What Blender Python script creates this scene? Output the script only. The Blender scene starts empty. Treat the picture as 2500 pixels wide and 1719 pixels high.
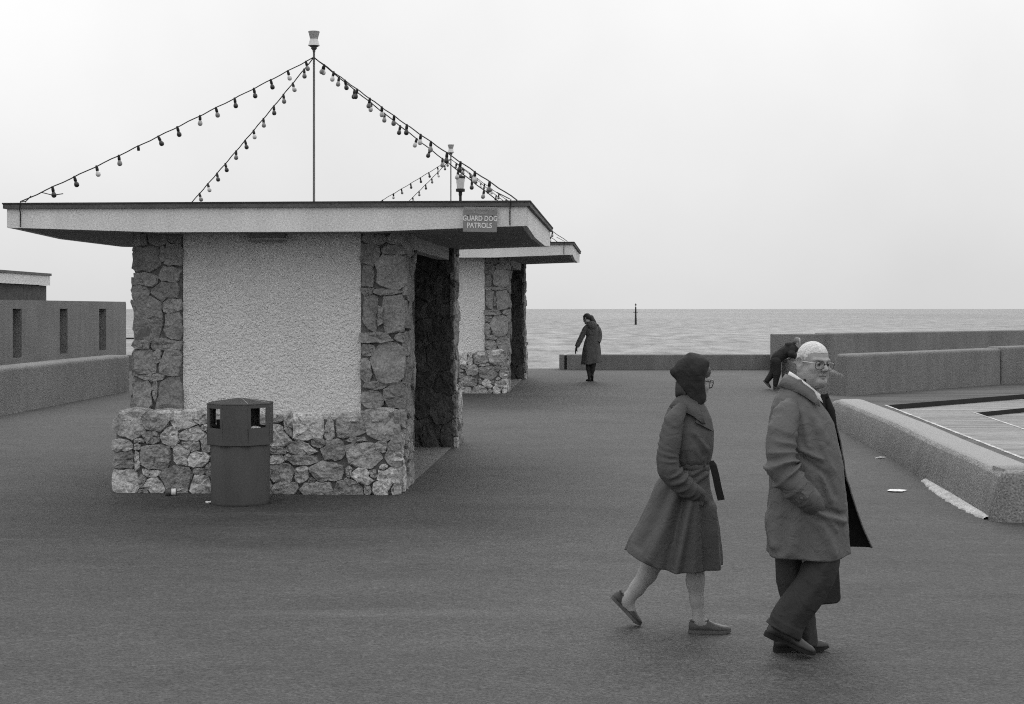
import bpy, bmesh, math, random
import numpy as np
from mathutils import Vector, Matrix, noise as mnoise

random.seed(7)
rng = np.random.default_rng(11)
sc = bpy.context.scene
COL = sc.collection
R = math.radians

# ------------------------------------------------------------------ camera
FPX = 3900.0                 # focal length in pixels of the 2500 px wide photograph
CAM_Z = 2.0
SLOPE = 0.01487              # the promenade rises gently towards the sea
cam_d = bpy.data.cameras.new('camera')
cam = bpy.data.objects.new('camera', cam_d); COL.objects.link(cam)
cam_d.sensor_fit = 'HORIZONTAL'; cam_d.sensor_width = 36.0
cam_d.lens = FPX / 2500.0 * 36.0
cam_d.shift_y = -105.5 / 2500.0
cam_d.clip_start = 0.1; cam_d.clip_end = 90000.0
cam.location = (0, 0, CAM_Z); cam.rotation_euler = (R(90), 0, 0)
sc.camera = cam

# ------------------------------------------------------------------ sky and sun (overcast, black and white film)
SUN_EL, SUN_AZ = 42.0, 8.0   # azimuth from +Y towards +X
w = bpy.data.worlds.new('World'); sc.world = w; w.use_nodes = True
nt = w.node_tree; nt.nodes.clear()
def N(t, typ, **kw):
    n = t.nodes.new(typ)
    for k, v in kw.items(): setattr(n, k, v)
    return n
out = N(nt, 'ShaderNodeOutputWorld'); bg = N(nt, 'ShaderNodeBackground')
bg.inputs['Strength'].default_value = 0.1
sky = N(nt, 'ShaderNodeTexSky'); sky.sky_type = 'NISHITA'; sky.sun_disc = False
sky.sun_elevation = R(SUN_EL); sky.sun_rotation = R(SUN_AZ); sky.dust_density = 6.0
bw = N(nt, 'ShaderNodeRGBToBW')
nt.links.new(sky.outputs[0], bw.inputs[0])
tc = N(nt, 'ShaderNodeTexCoord'); sep = N(nt, 'ShaderNodeSeparateXYZ')
nt.links.new(tc.outputs['Generated'], sep.inputs[0])
def M(t, op, a=None, b=None, clamp=False):
    n = N(t, 'ShaderNodeMath', operation=op); n.use_clamp = clamp
    for i, v in enumerate((a, b)):
        if v is None: continue
        if isinstance(v, (int, float)): n.inputs[i].default_value = v
        else: t.links.new(v, n.inputs[i])
    return n.outputs[0]
zc = M(nt, 'MAXIMUM', sep.outputs['Z'], 0.0)
SKY_H, SKY_Z = 7.7, 15.5      # cloud deck luminance at the horizon and overhead (x strength 0.1)
zs = M(nt, 'POWER', zc, 1.0)
veil = M(nt, 'ADD', M(nt, 'MULTIPLY', zs, SKY_Z - SKY_H), SKY_H)
cl = N(nt, 'ShaderNodeTexNoise'); cl.inputs['Scale'].default_value = 3.0; cl.inputs['Detail'].default_value = 6.0
nt.links.new(tc.outputs['Generated'], cl.inputs['Vector'])
var = M(nt, 'ADD', M(nt, 'MULTIPLY', cl.outputs['Fac'], 0.44), 0.78)
veil2 = M(nt, 'MULTIPLY', veil, var)
tot = M(nt, 'ADD', M(nt, 'MULTIPLY', veil2, 0.9), M(nt, 'MULTIPLY', bw.outputs[0], 0.1))
nt.links.new(tot, bg.inputs['Color']); nt.links.new(bg.outputs[0], out.inputs[0])

sd = bpy.data.lights.new('sun', 'SUN'); sd.energy = 1.0; sd.angle = R(40); sd.color = (1, 1, 1)
sun = bpy.data.objects.new('sun', sd); COL.objects.link(sun)
sdir = Vector((math.sin(R(SUN_AZ)) * math.cos(R(SUN_EL)), math.cos(R(SUN_AZ)) * math.cos(R(SUN_EL)), math.sin(R(SUN_EL))))
sun.rotation_euler = (-sdir).to_track_quat('-Z', 'Y').to_euler(); sun.location = (0, 0, 30)

vs = sc.view_settings
vs.view_transform = 'Standard'; vs.look = 'None'; vs.gamma = 1.0; vs.exposure = 0.0; vs.use_curve_mapping = False
sc.display_settings.display_device = 'sRGB'
sc.cycles.max_bounces = 6; sc.cycles.diffuse_bounces = 3; sc.cycles.glossy_bounces = 3
sc.cycles.use_denoising = False
sc.cycles.pixel_filter_type = 'BLACKMAN_HARRIS'; sc.cycles.filter_width = 1.1
sc.cycles.use_adaptive_sampling = True; sc.cycles.adaptive_threshold = 0.035

# ------------------------------------------------------------------ small helpers
def G(y): return SLOPE * y                               # ground height at depth y
def gpt(px, py):                                         # a point of the ground from its place in the photograph
    y = FPX * CAM_Z / (py - 754.0 + FPX * SLOPE)
    return ((px - 1250.0) / FPX * y, y, G(y))
def at(px, py, y): return ((px - 1250.0) / FPX * y, y, CAM_Z - (py - 754.0) / FPX * y)

def tag(o, label=None, cat=None, group=None, kind=None):
    if label: o['label'] = label
    if cat: o['category'] = cat
    if group: o['group'] = group
    if kind: o['kind'] = kind
    return o
def empty(name, loc=(0, 0, 0), rz=0.0):
    o = bpy.data.objects.new(name, None); COL.objects.link(o)
    o.location = loc; o.rotation_euler = (0, 0, rz); o.empty_display_size = 0.1
    return o
def mesh_obj(name, verts, faces, mats, parent=None, smooth=False, mi=None, me=None):
    if me is None:
        me = bpy.data.meshes.new(name)
        me.from_pydata([tuple(map(float, v)) for v in verts], [], [tuple(int(i) for i in f) for f in faces])
        if not isinstance(mats, (list, tuple)): mats = [mats]
        for m in mats: me.materials.append(m)
        if mi is not None: me.polygons.foreach_set('material_index', list(mi))
        if smooth: me.polygons.foreach_set('use_smooth', [True] * len(me.polygons))
        me.update()
    o = bpy.data.objects.new(name, me); COL.objects.link(o)
    if parent: o.parent = parent
    return o
class MB:
    def __init__(s): s.v = []; s.f = []; s.m = []
    def add(s, v, f, m=0):
        b = len(s.v); s.v += [tuple(p) for p in v]; s.f += [tuple(i + b for i in q) for q in f]; s.m += [m] * len(f)
        return s
    def box(s, a, b, m=0):
        x0, y0, z0 = a; x1, y1, z1 = b
        v = [(x0,y0,z0),(x1,y0,z0),(x1,y1,z0),(x0,y1,z0),(x0,y0,z1),(x1,y0,z1),(x1,y1,z1),(x0,y1,z1)]
        return s.add(v, [(0,3,2,1),(4,5,6,7),(0,1,5,4),(1,2,6,5),(2,3,7,6),(3,0,4,7)], m)
    def tube(s, pts, r, n=8, m=0, cap=True):
        rings = tube_rings(pts, r, n)
        v, f = loft(rings, True, cap)
        return s.add(v, f, m)
    def obj(s, name, mats, parent=None, smooth=False):
        return mesh_obj(name, s.v, s.f, mats, parent, smooth, s.m)
def tube_rings(pts, r, n=8, flat=1.0):
    P = np.array(pts, float); k = len(P)
    rr = np.full(k, r) if np.isscalar(r) else np.array(r, float)
    T = np.gradient(P, axis=0); T /= np.linalg.norm(T, axis=1)[:, None] + 1e-12
    up = np.array([0, 0, 1.0]) if abs(T[0][2]) < 0.9 else np.array([0, 1.0, 0])
    rings = []
    u = np.cross(up, T[0]); u /= np.linalg.norm(u)
    for i in range(k):
        u = u - T[i] * u.dot(T[i]); u /= np.linalg.norm(u) + 1e-12
        v = np.cross(T[i], u)
        a = np.linspace(0, 2 * np.pi, n, endpoint=False)
        rings.append(P[i] + rr[i] * (np.cos(a)[:, None] * u + flat * np.sin(a)[:, None] * v))
    return np.array(rings)
def loft(rings, closed=True, cap=True):
    nr, ns, _ = rings.shape
    v = rings.reshape(-1, 3).tolist(); f = []
    for i in range(nr - 1):
        for j in range(ns if closed else ns - 1):
            a = i * ns + j; b = i * ns + (j + 1) % ns
            f.append((a, b, b + ns, a + ns))
    if cap and closed:
        f.append(tuple(range(ns - 1, -1, -1))); f.append(tuple((nr - 1) * ns + j for j in range(ns)))
    return v, f
def lathe(profile, n=20):                                # profile of (radius, z)
    a = np.linspace(0, 2 * np.pi, n, endpoint=False)
    rings = np.array([[(r * math.cos(t), r * math.sin(t), z) for t in a] for r, z in profile])
    return loft(rings, True, True)
def bevel(o, wdt, seg=2, angle=35):
    m = o.modifiers.new('bevel', 'BEVEL'); m.width = wdt; m.segments = seg; m.limit_method = 'ANGLE'; m.angle_limit = R(angle)
    return o
def prism(poly, z0, z1):                                 # poly counter-clockwise; z0/z1 numbers or per-corner lists
    n = len(poly)
    zb = [z0] * n if np.isscalar(z0) else z0; zt = [z1] * n if np.isscalar(z1) else z1
    v = [(p[0], p[1], zb[i]) for i, p in enumerate(poly)] + [(p[0], p[1], zt[i]) for i, p in enumerate(poly)]
    f = [tuple(range(n - 1, -1, -1)), tuple(range(n, 2 * n))]
    for i in range(n):
        j = (i + 1) % n; f.append((i, j, j + n, i + n))
    return v, f
def nz(p, s=1.0): return mnoise.noise(Vector((p[0] * s, p[1] * s, p[2] * s)))

# ------------------------------------------------------------------ materials (all grey: black and white film)
def mat(name, val, rough=0.9, spec=0.3, var=0.25, vs_=2.0, grain=0.35, gs=120.0, bump=0.3, bd=0.01, bs=None,
        rnd=0.0, stretch=None, coord='Object', metal=0.0, streak=0.0, crumple=0.0):
    m = bpy.data.materials.new(name); m.use_nodes = True
    t = m.node_tree; b = t.nodes['Principled BSDF']
    tcn = N(t, 'ShaderNodeTexCoord'); vec = tcn.outputs[coord]
    if stretch:
        mp = N(t, 'ShaderNodeMapping'); mp.inputs['Scale'].default_value = stretch
        t.links.new(vec, mp.inputs[0]); vec = mp.outputs[0]
    if rnd:
        oi = N(t, 'ShaderNodeObjectInfo')
        off = N(t, 'ShaderNodeVectorMath', operation='ADD'); t.links.new(vec, off.inputs[0])
        sc_ = N(t, 'ShaderNodeVectorMath', operation='SCALE'); sc_.inputs[0].default_value = (13.1, 7.7, 5.3)
        t.links.new(oi.outputs['Random'], sc_.inputs['Scale']); t.links.new(sc_.outputs[0], off.inputs[1])
        vec = off.outputs[0]
    n1 = N(t, 'ShaderNodeTexNoise'); n1.inputs['Scale'].default_value = vs_; n1.inputs['Detail'].default_value = 5
    n2 = N(t, 'ShaderNodeTexNoise'); n2.inputs['Scale'].default_value = gs; n2.inputs['Detail'].default_value = 2
    for n in (n1, n2): t.links.new(vec, n.inputs['Vector'])
    f1 = M(t, 'ADD', M(t, 'MULTIPLY', n1.outputs['Fac'], 4 * var), 1 - 2 * var)
    f2 = M(t, 'ADD', M(t, 'MULTIPLY', n2.outputs['Fac'], 4 * grain), 1 - 2 * grain)
    c = M(t, 'MULTIPLY', M(t, 'MULTIPLY', f1, f2), val)
    if rnd: c = M(t, 'MULTIPLY', c, M(t, 'ADD', M(t, 'MULTIPLY', oi.outputs['Random'], 2 * rnd), 1 - rnd))
    if streak:
        mp2 = N(t, 'ShaderNodeMapping'); mp2.inputs['Scale'].default_value = (5, 5, 0.5); t.links.new(tcn.outputs[coord], mp2.inputs[0])
        n4 = N(t, 'ShaderNodeTexNoise'); n4.inputs['Scale'].default_value = 1.0; n4.inputs['Detail'].default_value = 6; n4.inputs['Roughness'].default_value = 0.65
        t.links.new(mp2.outputs[0], n4.inputs['Vector'])
        c = M(t, 'MULTIPLY', c, M(t, 'ADD', M(t, 'MULTIPLY', n4.outputs['Fac'], 4 * streak), 1 - 2 * streak))
    c = M(t, 'MINIMUM', M(t, 'MAXIMUM', c, 0.004), 0.85)
    t.links.new(c, b.inputs['Base Color'])
    b.inputs['Roughness'].default_value = rough; b.inputs['Specular IOR Level'].default_value = spec
    b.inputs['Metallic'].default_value = metal
    if bump:
        n3 = N(t, 'ShaderNodeTexNoise'); n3.inputs['Scale'].default_value = bs or gs; n3.inputs['Detail'].default_value = 4
        t.links.new(vec, n3.inputs['Vector'])
        bp = N(t, 'ShaderNodeBump'); bp.inputs['Strength'].default_value = bump; bp.inputs['Distance'].default_value = bd
        t.links.new(n3.outputs['Fac'], bp.inputs['Height']); t.links.new(bp.outputs[0], b.inputs['Normal'])
    if crumple:
        n5 = N(t, 'ShaderNodeTexNoise'); n5.inputs['Scale'].default_value = 13; n5.inputs['Detail'].default_value = 3; n5.inputs['Distortion'].default_value = 1.6
        t.links.new(tcn.outputs[coord], n5.inputs['Vector'])
        b2 = N(t, 'ShaderNodeBump'); b2.inputs['Strength'].default_value = 1.0; b2.inputs['Distance'].default_value = crumple
        t.links.new(n5.outputs['Fac'], b2.inputs['Height'])
        if bump: t.links.new(bp.outputs[0], b2.inputs['Normal'])
        t.links.new(b2.outputs[0], b.inputs['Normal'])
    return m

MT = {}
MT['asphalt_old'] = mat('asphalt_plain', 0.060, 0.85, 0.3, 0.22, 0.30, 0.55, 85, 0.6, 0.007, 70)
MT['concrete'] = mat('exposed_aggregate_concrete', 0.20, 0.95, 0.15, 0.13, 1.2, 0.5, 60, 0.8, 0.02, 55, streak=0.14)
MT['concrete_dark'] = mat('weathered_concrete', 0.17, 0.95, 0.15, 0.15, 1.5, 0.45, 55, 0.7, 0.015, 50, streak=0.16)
MT['seam'] = mat('asphalt_seam_filler', 0.085, 0.9, 0.2, 0.4, 5, 0.5, 40, 0)
MT['worn'] = mat('skylit_pale_aggregate', 0.30, 0.6, 0.4, 0.16, 3, 0.6, 45, 0.8, 0.015, 45)  # unused; pale tone with the sky light on a kerb top put into the colour
MT['cement'] = mat('pale_cement', 0.46, 0.95, 0.15, 0.25, 6, 0.35, 50, 0.8, 0.02, 25)
MT['mortar'] = mat('recessed_mortar', 0.13, 0.95, 0.1, 0.3, 4, 0.3, 60, 0.6, 0.01)
MT['stone'] = mat('rubble_stone', 0.24, 0.92, 0.2, 0.28, 7, 0.35, 45, 1.0, 0.03, 22, rnd=0.16)
MT['stone_mid'] = mat('grey_rubble_stone', 0.30, 0.92, 0.2, 0.36, 8, 0.4, 45, 1.0, 0.035, 20, rnd=0.2)
MT['stone_pale'] = mat('pale_rubble_stone', 0.44, 0.92, 0.2, 0.5, 9, 0.4, 42, 1.0, 0.035, 20, rnd=0.25)
MT['stone_shaded'] = mat('shaded_rubble_stone', 0.085, 0.92, 0.2, 0.3, 7, 0.3, 45, 1.0, 0.03, 22, rnd=0.25)  # rubble stone again, darkened so the colour carries the shade of the recess
MT['roughcast'] = mat('white_roughcast', 0.72, 0.95, 0.15, 0.07, 1.2, 0.2, 70, 1.0, 0.03, 55, streak=0.05)
MT['fascia'] = mat('painted_fascia', 0.68, 0.85, 0.2, 0.06, 1.5, 0.2, 60, 0.4, 0.01, 60, streak=0.09)
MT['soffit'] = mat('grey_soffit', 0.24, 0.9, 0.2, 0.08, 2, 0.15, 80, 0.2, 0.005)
MT['cap'] = mat('roof_edge_felt', 0.10, 0.8, 0.3, 0.3, 3, 0.3, 60, 0.3, 0.01)
MT['felt'] = mat('roof_felt', 0.045, 0.9, 0.2, 0.3, 2, 0.3, 60, 0.3, 0.01)
MT['lintel'] = mat('painted_lintel', 0.38, 0.85, 0.2, 0.1, 3, 0.15, 80, 0.2, 0.006)
MT['dark'] = mat('black_paint', 0.012, 0.6, 0.4, 0.2, 5, 0.2, 80, 0.1, 0.003)
MT['cable'] = mat('black_cable', 0.01, 0.6, 0.3, 0.1, 5, 0.1, 80, 0)
MT['pole'] = mat('grey_metal_pole', 0.09, 0.55, 0.4, 0.25, 8, 0.2, 60, 0.2, 0.003)
MT['bulb_light'] = mat('pale_bulb_glass', 0.55, 0.15, 0.6, 0.1, 10, 0.05, 80, 0, rnd=0.25)
MT['bulb_mid'] = mat('tinted_bulb_glass', 0.22, 0.15, 0.6, 0.1, 10, 0.05, 80, 0, rnd=0.25)
MT['bulb_dark'] = mat('dark_bulb_glass', 0.035, 0.15, 0.6, 0.1, 10, 0.05, 80, 0, rnd=0.3)
MT['white'] = mat('white_enamel', 0.65, 0.5, 0.4, 0.1, 6, 0.1, 60, 0.1, 0.003)
MT['paper'] = mat('white_paper', 0.75, 0.9, 0.1, 0.15, 12, 0.1, 60, 0.3, 0.005)
MT['sign'] = mat('sign_plate', 0.22, 0.6, 0.4, 0.08, 5, 0.1, 60, 0)
MT['sign_text'] = mat('sign_lettering', 0.75, 0.6, 0.3, 0.04, 5, 0.05, 60, 0)
MT['sign_faint'] = mat('faded_sign_lettering', 0.42, 0.6, 0.3, 0.1, 15, 0.1, 60, 0)
MT['bin'] = mat('grey_bin_plastic', 0.07, 0.65, 0.35, 0.12, 4, 0.16, 90, 0.2, 0.004, streak=0.14)
MT['bin_rim'] = mat('worn_bin_edge', 0.28, 0.6, 0.3, 0.2, 10, 0.2, 60, 0)
MT['wet'] = mat('wet_pool_concrete', 0.095, 0.9, 0.12, 0.42, 1.3, 0.4, 50, 0.5, 0.006, 18, stretch=(0.45, 2.4, 1))
MT['wet2'] = mat('wet_pool_floor', 0.20, 0.75, 0.2, 0.48, 1.4, 0.45, 30, 0.5, 0.006, 15, stretch=(0.4, 3.0, 1))
MT['riser'] = mat('dark_pool_riser', 0.02, 0.7, 0.3, 0.2, 4, 0.2, 60, 0.2, 0.004)
MT['paint'] = mat('white_edge_paint', 0.42, 0.8, 0.3, 0.6, 5, 0.5, 30, 0)
MT['skin'] = mat('skin', 0.30, 0.55, 0.35, 0.16, 26, 0.12, 160, 0.25, 0.004, 90)
MT['skin_leg'] = mat('stockinged_skin', 0.31, 0.6, 0.35, 0.05, 10, 0.03, 160, 0)
MT['lip'] = mat('lip_skin', 0.16, 0.6, 0.3, 0.1, 14, 0.1, 160, 0)
MT['hair_white'] = mat('white_hair', 0.60, 0.8, 0.2, 0.2, 22, 0.3, 160, 0.6, 0.006, 160)
MT['hair_dark'] = mat('dark_hair', 0.03, 0.6, 0.3, 0.3, 30, 0.4, 120, 0.6, 0.008, 90)
MT['hair_woman'] = mat('grey_brown_hair', 0.085, 0.6, 0.3, 0.3, 30, 0.4, 120, 0.6, 0.008, 90)
MT['hair_mid'] = mat('fair_hair', 0.16, 0.6, 0.3, 0.3, 30, 0.4, 120, 0.6, 0.008, 90)
MT['raincoat'] = mat('grey_raincoat_cloth', 0.112, 0.8, 0.3, 0.10, 3, 0.15, 260, 0.2, 0.003, 200, crumple=0.010)
MT['lining'] = mat('dark_coat_lining', 0.020, 0.8, 0.2, 0.1, 3, 0.1, 200, 0)
MT['coat_w'] = mat('dark_trench_cloth', 0.078, 0.8, 0.3, 0.10, 3, 0.15, 260, 0.2, 0.003, 200, crumple=0.009)
MT['scarf'] = mat('dark_headscarf_cloth', 0.032, 0.85, 0.2, 0.35, 16, 0.2, 120, 0.3, 0.004, 60, crumple=0.010)
MT['scarf_tail'] = mat('headscarf_hem_cloth', 0.045, 0.85, 0.2, 0.3, 14, 0.2, 120, 0.3, 0.004, 60)
MT['trousers'] = mat('dark_trouser_cloth', 0.046, 0.9, 0.15, 0.1, 3, 0.15, 260, 0.2, 0.003, 200, crumple=0.009)
MT['shoe'] = mat('black_shoe_leather', 0.018, 0.38, 0.5, 0.1, 8, 0.1, 100, 0)
MT['loafer'] = mat('worn_loafer_leather', 0.05, 0.5, 0.45, 0.2, 10, 0.1, 100, 0.2, 0.003, 40)
MT['sole'] = mat('shoe_sole', 0.10, 0.8, 0.2, 0.2, 8, 0.1, 100, 0)
MT['sole_dark'] = mat('dark_shoe_sole', 0.02, 0.8, 0.2, 0.2, 8, 0.1, 100, 0)
MT['shirt'] = mat('white_shirt', 0.72, 0.9, 0.1, 0.05, 8, 0.05, 160, 0)
MT['tie'] = mat('dark_tie', 0.015, 0.8, 0.2, 0.1, 8, 0.1, 160, 0)
MT['bag'] = mat('black_bag_leather', 0.016, 0.5, 0.4, 0.2, 5, 0.15, 90, 0.2, 0.004, 50)
MT['rim'] = mat('grey_spectacle_rim', 0.05, 0.3, 0.5, 0.05, 8, 0.05, 100, 0)
MT['frame'] = mat('pale_spectacle_frame', 0.6, 0.3, 0.5, 0.05, 8, 0.05, 100, 0)
MT['frame_dark'] = mat('dark_spectacle_frame', 0.02, 0.3, 0.5, 0.05, 8, 0.05, 100, 0)
MT['eye'] = mat('eye_white', 0.22, 0.2, 0.6, 0.02, 5, 0.02, 100, 0)
MT['iris'] = mat('iris', 0.02, 0.2, 0.6, 0.02, 5, 0.02, 100, 0)
MT['coat_girl'] = mat('grey_duffel_cloth', 0.10, 0.9, 0.15, 0.15, 5, 0.2, 60, 0.2, 0.006, 40, crumple=0.02)
MT['boy_cloth'] = mat('dark_anorak_cloth', 0.028, 0.85, 0.2, 0.2, 6, 0.2, 60, 0.2, 0.006, 40, crumple=0.02)
MT['glass_lamp'] = mat('opal_lantern_glass', 0.62, 0.4, 0.4, 0.05, 5, 0.05, 60, 0)
def asphalt_mat():
    m = bpy.data.materials.new('asphalt'); m.use_nodes = True; t = m.node_tree; b = t.nodes['Principled BSDF']
    tcn = N(t, 'ShaderNodeTexCoord')
    def noise(s, d=4, st=(1, 1, 1), rough=0.55):
        mp = N(t, 'ShaderNodeMapping'); mp.inputs['Scale'].default_value = st; t.links.new(tcn.outputs['Object'], mp.inputs[0])
        n = N(t, 'ShaderNodeTexNoise'); n.inputs['Scale'].default_value = s; n.inputs['Detail'].default_value = d; n.inputs['Roughness'].default_value = rough
        t.links.new(mp.outputs[0], n.inputs['Vector']); return n.outputs['Fac']
    def lin(x, k): return M(t, 'ADD', M(t, 'MULTIPLY', x, k), 1 - k / 2)
    big = noise(0.16, 4); mid = noise(1.1, 5, (0.6, 1.6, 1), 0.65); fine = noise(14, 5, (0.7, 1, 1), 0.7); agg = noise(62, 2)
    def step(x, a, k): return M(t, 'MULTIPLY', M(t, 'SUBTRACT', x, a), k, True)
    st = step(noise(0.42, 6, (0.7, 1.3, 1), 0.6), 0.57, 9.0); sp = step(noise(2.3, 4), 0.66, 12.0); sc_ = step(noise(0.9, 7, (0.35, 1.8, 1), 0.7), 0.59, 8.0)
    wear = M(t, 'ADD', M(t, 'MULTIPLY', sc_, 0.55), M(t, 'SUBTRACT', 1.0, M(t, 'ADD', M(t, 'MULTIPLY', st, 0.30), M(t, 'MULTIPLY', sp, 0.28))))
    c = M(t, 'MULTIPLY', M(t, 'MULTIPLY', lin(big, 1.9), lin(mid, 0.9)), M(t, 'MULTIPLY', lin(fine, 1.2), lin(agg, 2.7)))
    c = M(t, 'MULTIPLY', c, wear)
    v = N(t, 'ShaderNodeTexVoronoi'); v.inputs['Scale'].default_value = 48; t.links.new(tcn.outputs['Object'], v.inputs['Vector'])
    sep_ = N(t, 'ShaderNodeSeparateColor'); t.links.new(v.outputs['Color'], sep_.inputs[0])
    chip = M(t, 'MULTIPLY', M(t, 'GREATER_THAN', sep_.outputs[0], 0.86), 0.9)
    c = M(t, 'MULTIPLY', M(t, 'ADD', c, M(t, 'MULTIPLY', chip, 0.35)), 0.049)
    c = M(t, 'MINIMUM', M(t, 'MAXIMUM', c, 0.01), 0.3)
    t.links.new(c, b.inputs['Base Color']); b.inputs['Roughness'].default_value = 0.8; b.inputs['Specular IOR Level'].default_value = 0.35
    bp = N(t, 'ShaderNodeBump'); bp.inputs['Strength'].default_value = 0.7; bp.inputs['Distance'].default_value = 0.007
    t.links.new(v.outputs['Distance'], bp.inputs['Height']); t.links.new(bp.outputs[0], b.inputs['Normal'])
    return m
MT['asphalt'] = asphalt_mat()
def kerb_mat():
    """exposed aggregate painted paler the more it faces up, for sky light reflected off its top, broken by speckle"""
    m = MT['concrete'].copy(); m.name = 'skylit_kerb_aggregate'; t = m.node_tree; b = [n for n in t.nodes if n.type == 'BSDF_PRINCIPLED'][0]
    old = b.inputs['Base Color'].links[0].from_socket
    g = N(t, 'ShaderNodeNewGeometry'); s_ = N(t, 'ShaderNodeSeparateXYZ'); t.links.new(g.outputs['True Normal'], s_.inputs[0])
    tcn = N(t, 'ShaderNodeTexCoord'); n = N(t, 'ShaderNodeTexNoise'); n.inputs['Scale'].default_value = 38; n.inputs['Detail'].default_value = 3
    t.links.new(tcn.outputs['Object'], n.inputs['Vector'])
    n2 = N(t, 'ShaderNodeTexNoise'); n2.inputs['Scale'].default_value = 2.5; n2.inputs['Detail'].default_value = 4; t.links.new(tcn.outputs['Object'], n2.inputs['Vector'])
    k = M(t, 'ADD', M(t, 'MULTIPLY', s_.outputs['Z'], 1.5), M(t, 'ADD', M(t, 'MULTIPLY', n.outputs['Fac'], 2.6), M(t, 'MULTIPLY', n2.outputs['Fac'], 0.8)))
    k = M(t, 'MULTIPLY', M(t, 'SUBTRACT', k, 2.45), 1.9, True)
    c = M(t, 'ADD', M(t, 'MULTIPLY', old, M(t, 'SUBTRACT', 1.0, k)), M(t, 'MULTIPLY', k, 0.34))  # blends in the pale tone that paints sky light on the top
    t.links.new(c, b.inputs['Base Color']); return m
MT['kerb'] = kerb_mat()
def glass_mat():
    m = bpy.data.materials.new('spectacle_lens'); m.use_nodes = True; t = m.node_tree
    b = t.nodes['Principled BSDF']; o = [n for n in t.nodes if n.type == 'OUTPUT_MATERIAL'][0]
    tr = N(t, 'ShaderNodeBsdfTransparent'); gl = N(t, 'ShaderNodeBsdfGlossy'); gl.inputs['Roughness'].default_value = 0.05
    mx = N(t, 'ShaderNodeMixShader'); mx.inputs[0].default_value = 0.07
    t.links.new(tr.outputs[0], mx.inputs[1]); t.links.new(gl.outputs[0], mx.inputs[2]); t.links.new(mx.outputs[0], o.inputs[0])
    t.nodes.remove(b); return m
MT['lens'] = glass_mat()
def sea_mat():
    m = bpy.data.materials.new('grey_sea_water'); m.use_nodes = True; t = m.node_tree; b = t.nodes['Principled BSDF']
    tcn = N(t, 'ShaderNodeTexCoord')
    def noise(sx, sy, d=4):
        mp = N(t, 'ShaderNodeMapping'); mp.inputs['Scale'].default_value = (sx, sy, 1)
        t.links.new(tcn.outputs['Object'], mp.inputs[0])
        n = N(t, 'ShaderNodeTexNoise'); n.inputs['Scale'].default_value = 1.0; n.inputs['Detail'].default_value = d
        n.inputs['Roughness'].default_value = 0.6
        t.links.new(mp.outputs[0], n.inputs['Vector']); return n.outputs['Fac']
    n1 = noise(0.22, 0.05, 6); n2 = noise(1.3, 0.35, 4); n3 = noise(0.004, 0.0016, 3)
    h = M(t, 'ADD', M(t, 'MULTIPLY', n1, 1.2), M(t, 'MULTIPLY', n2, 0.5))
    bp = N(t, 'ShaderNodeBump'); bp.inputs['Strength'].default_value = 0.6; bp.inputs['Distance'].default_value = 1.2
    t.links.new(h, bp.inputs['Height']); t.links.new(bp.outputs[0], b.inputs['Normal'])
    w1 = M(t, 'MULTIPLY', M(t, 'SUBTRACT', n1, 0.36), 2.2); w2 = M(t, 'MULTIPLY', M(t, 'SUBTRACT', n2, 0.3), 0.8)
    c = M(t, 'MULTIPLY', M(t, 'ADD', M(t, 'ADD', w1, w2), M(t, 'MULTIPLY', n3, 0.7)), 0.275)
    c = M(t, 'MINIMUM', M(t, 'MAXIMUM', c, 0.03), 0.6)
    t.links.new(c, b.inputs['Base Color'])
    b.inputs['Roughness'].default_value = 0.45; b.inputs['IOR'].default_value = 1.12
    b.inputs['Specular IOR Level'].default_value = 0.35
    return m
MT['sea'] = sea_mat()

# ------------------------------------------------------------------ ground, sea, pool
YS = 38.3
gp = [(-160, -160), (160, -160), (160, 13.72), (4.33, 13.72), (4.75, 23.1), (5.55, 29.9), (6.3, 29.3), (9.9, 32.5), (14, 33.8), (160, 36),
      (160, YS), (-12.7, YS), (-12.7, 52), (-160, 52)]
gv = [(x, y, G(y)) for x, y in gp]
nb = len(gv)
gv += [(x, y, -5.0) for x, y in gp]
gf = [tuple(range(nb))] + [(i, i + nb, (i + 1) % nb + nb, (i + 1) % nb) for i in (9, 10, 11, 12)]
tag(mesh_obj('ground', gv, gf, MT['asphalt']), 'dark asphalt promenade surface', kind='structure')
S = 45000
tag(mesh_obj('sea', [(-S, -300, -4), (S, -300, -4), (S, S, -4), (-S, S, -4)], [(0, 1, 2, 3)], MT['sea']), 'grey choppy sea up to the horizon', kind='structure')

deckp = [(4.33, 13.72), (30, 13.72), (30, 33.6), (14, 33.8), (9.9, 32.5), (6.3, 29.3), (5.55, 29.9), (4.75, 23.1)]
p1 = [(6.24, 26.6), (5.80, 15.3), (12.0, 15.3), (12.0, 31.5)]
p2 = [(7.57, 26.1), (7.2, 18.0), (11.2, 18.0), (11.2, 29.35)]
def ring_sheet(outer, inner, dz):
    bm = bmesh.new()
    for poly in ((outer, inner) if inner else (outer,)):
        vv = [bm.verts.new((x, y, G(y) + dz)) for x, y in poly]
        for i in range(len(vv)): bm.edges.new((vv[i], vv[(i + 1) % len(vv)]))
    bmesh.ops.triangle_fill(bm, use_beauty=True, edges=bm.edges[:])
    bmesh.ops.recalc_face_normals(bm, faces=bm.faces)
    if sum(f.normal.z for f in bm.faces) < 0: bmesh.ops.reverse_faces(bm, faces=bm.faces)
    v = [tuple(x.co) for x in bm.verts]; f = [tuple(x.index for x in q.verts) for q in bm.faces]
    bm.verts.index_update(); f = [tuple(x.index for x in q.verts) for q in bm.faces]
    bm.free(); return v, f
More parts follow.
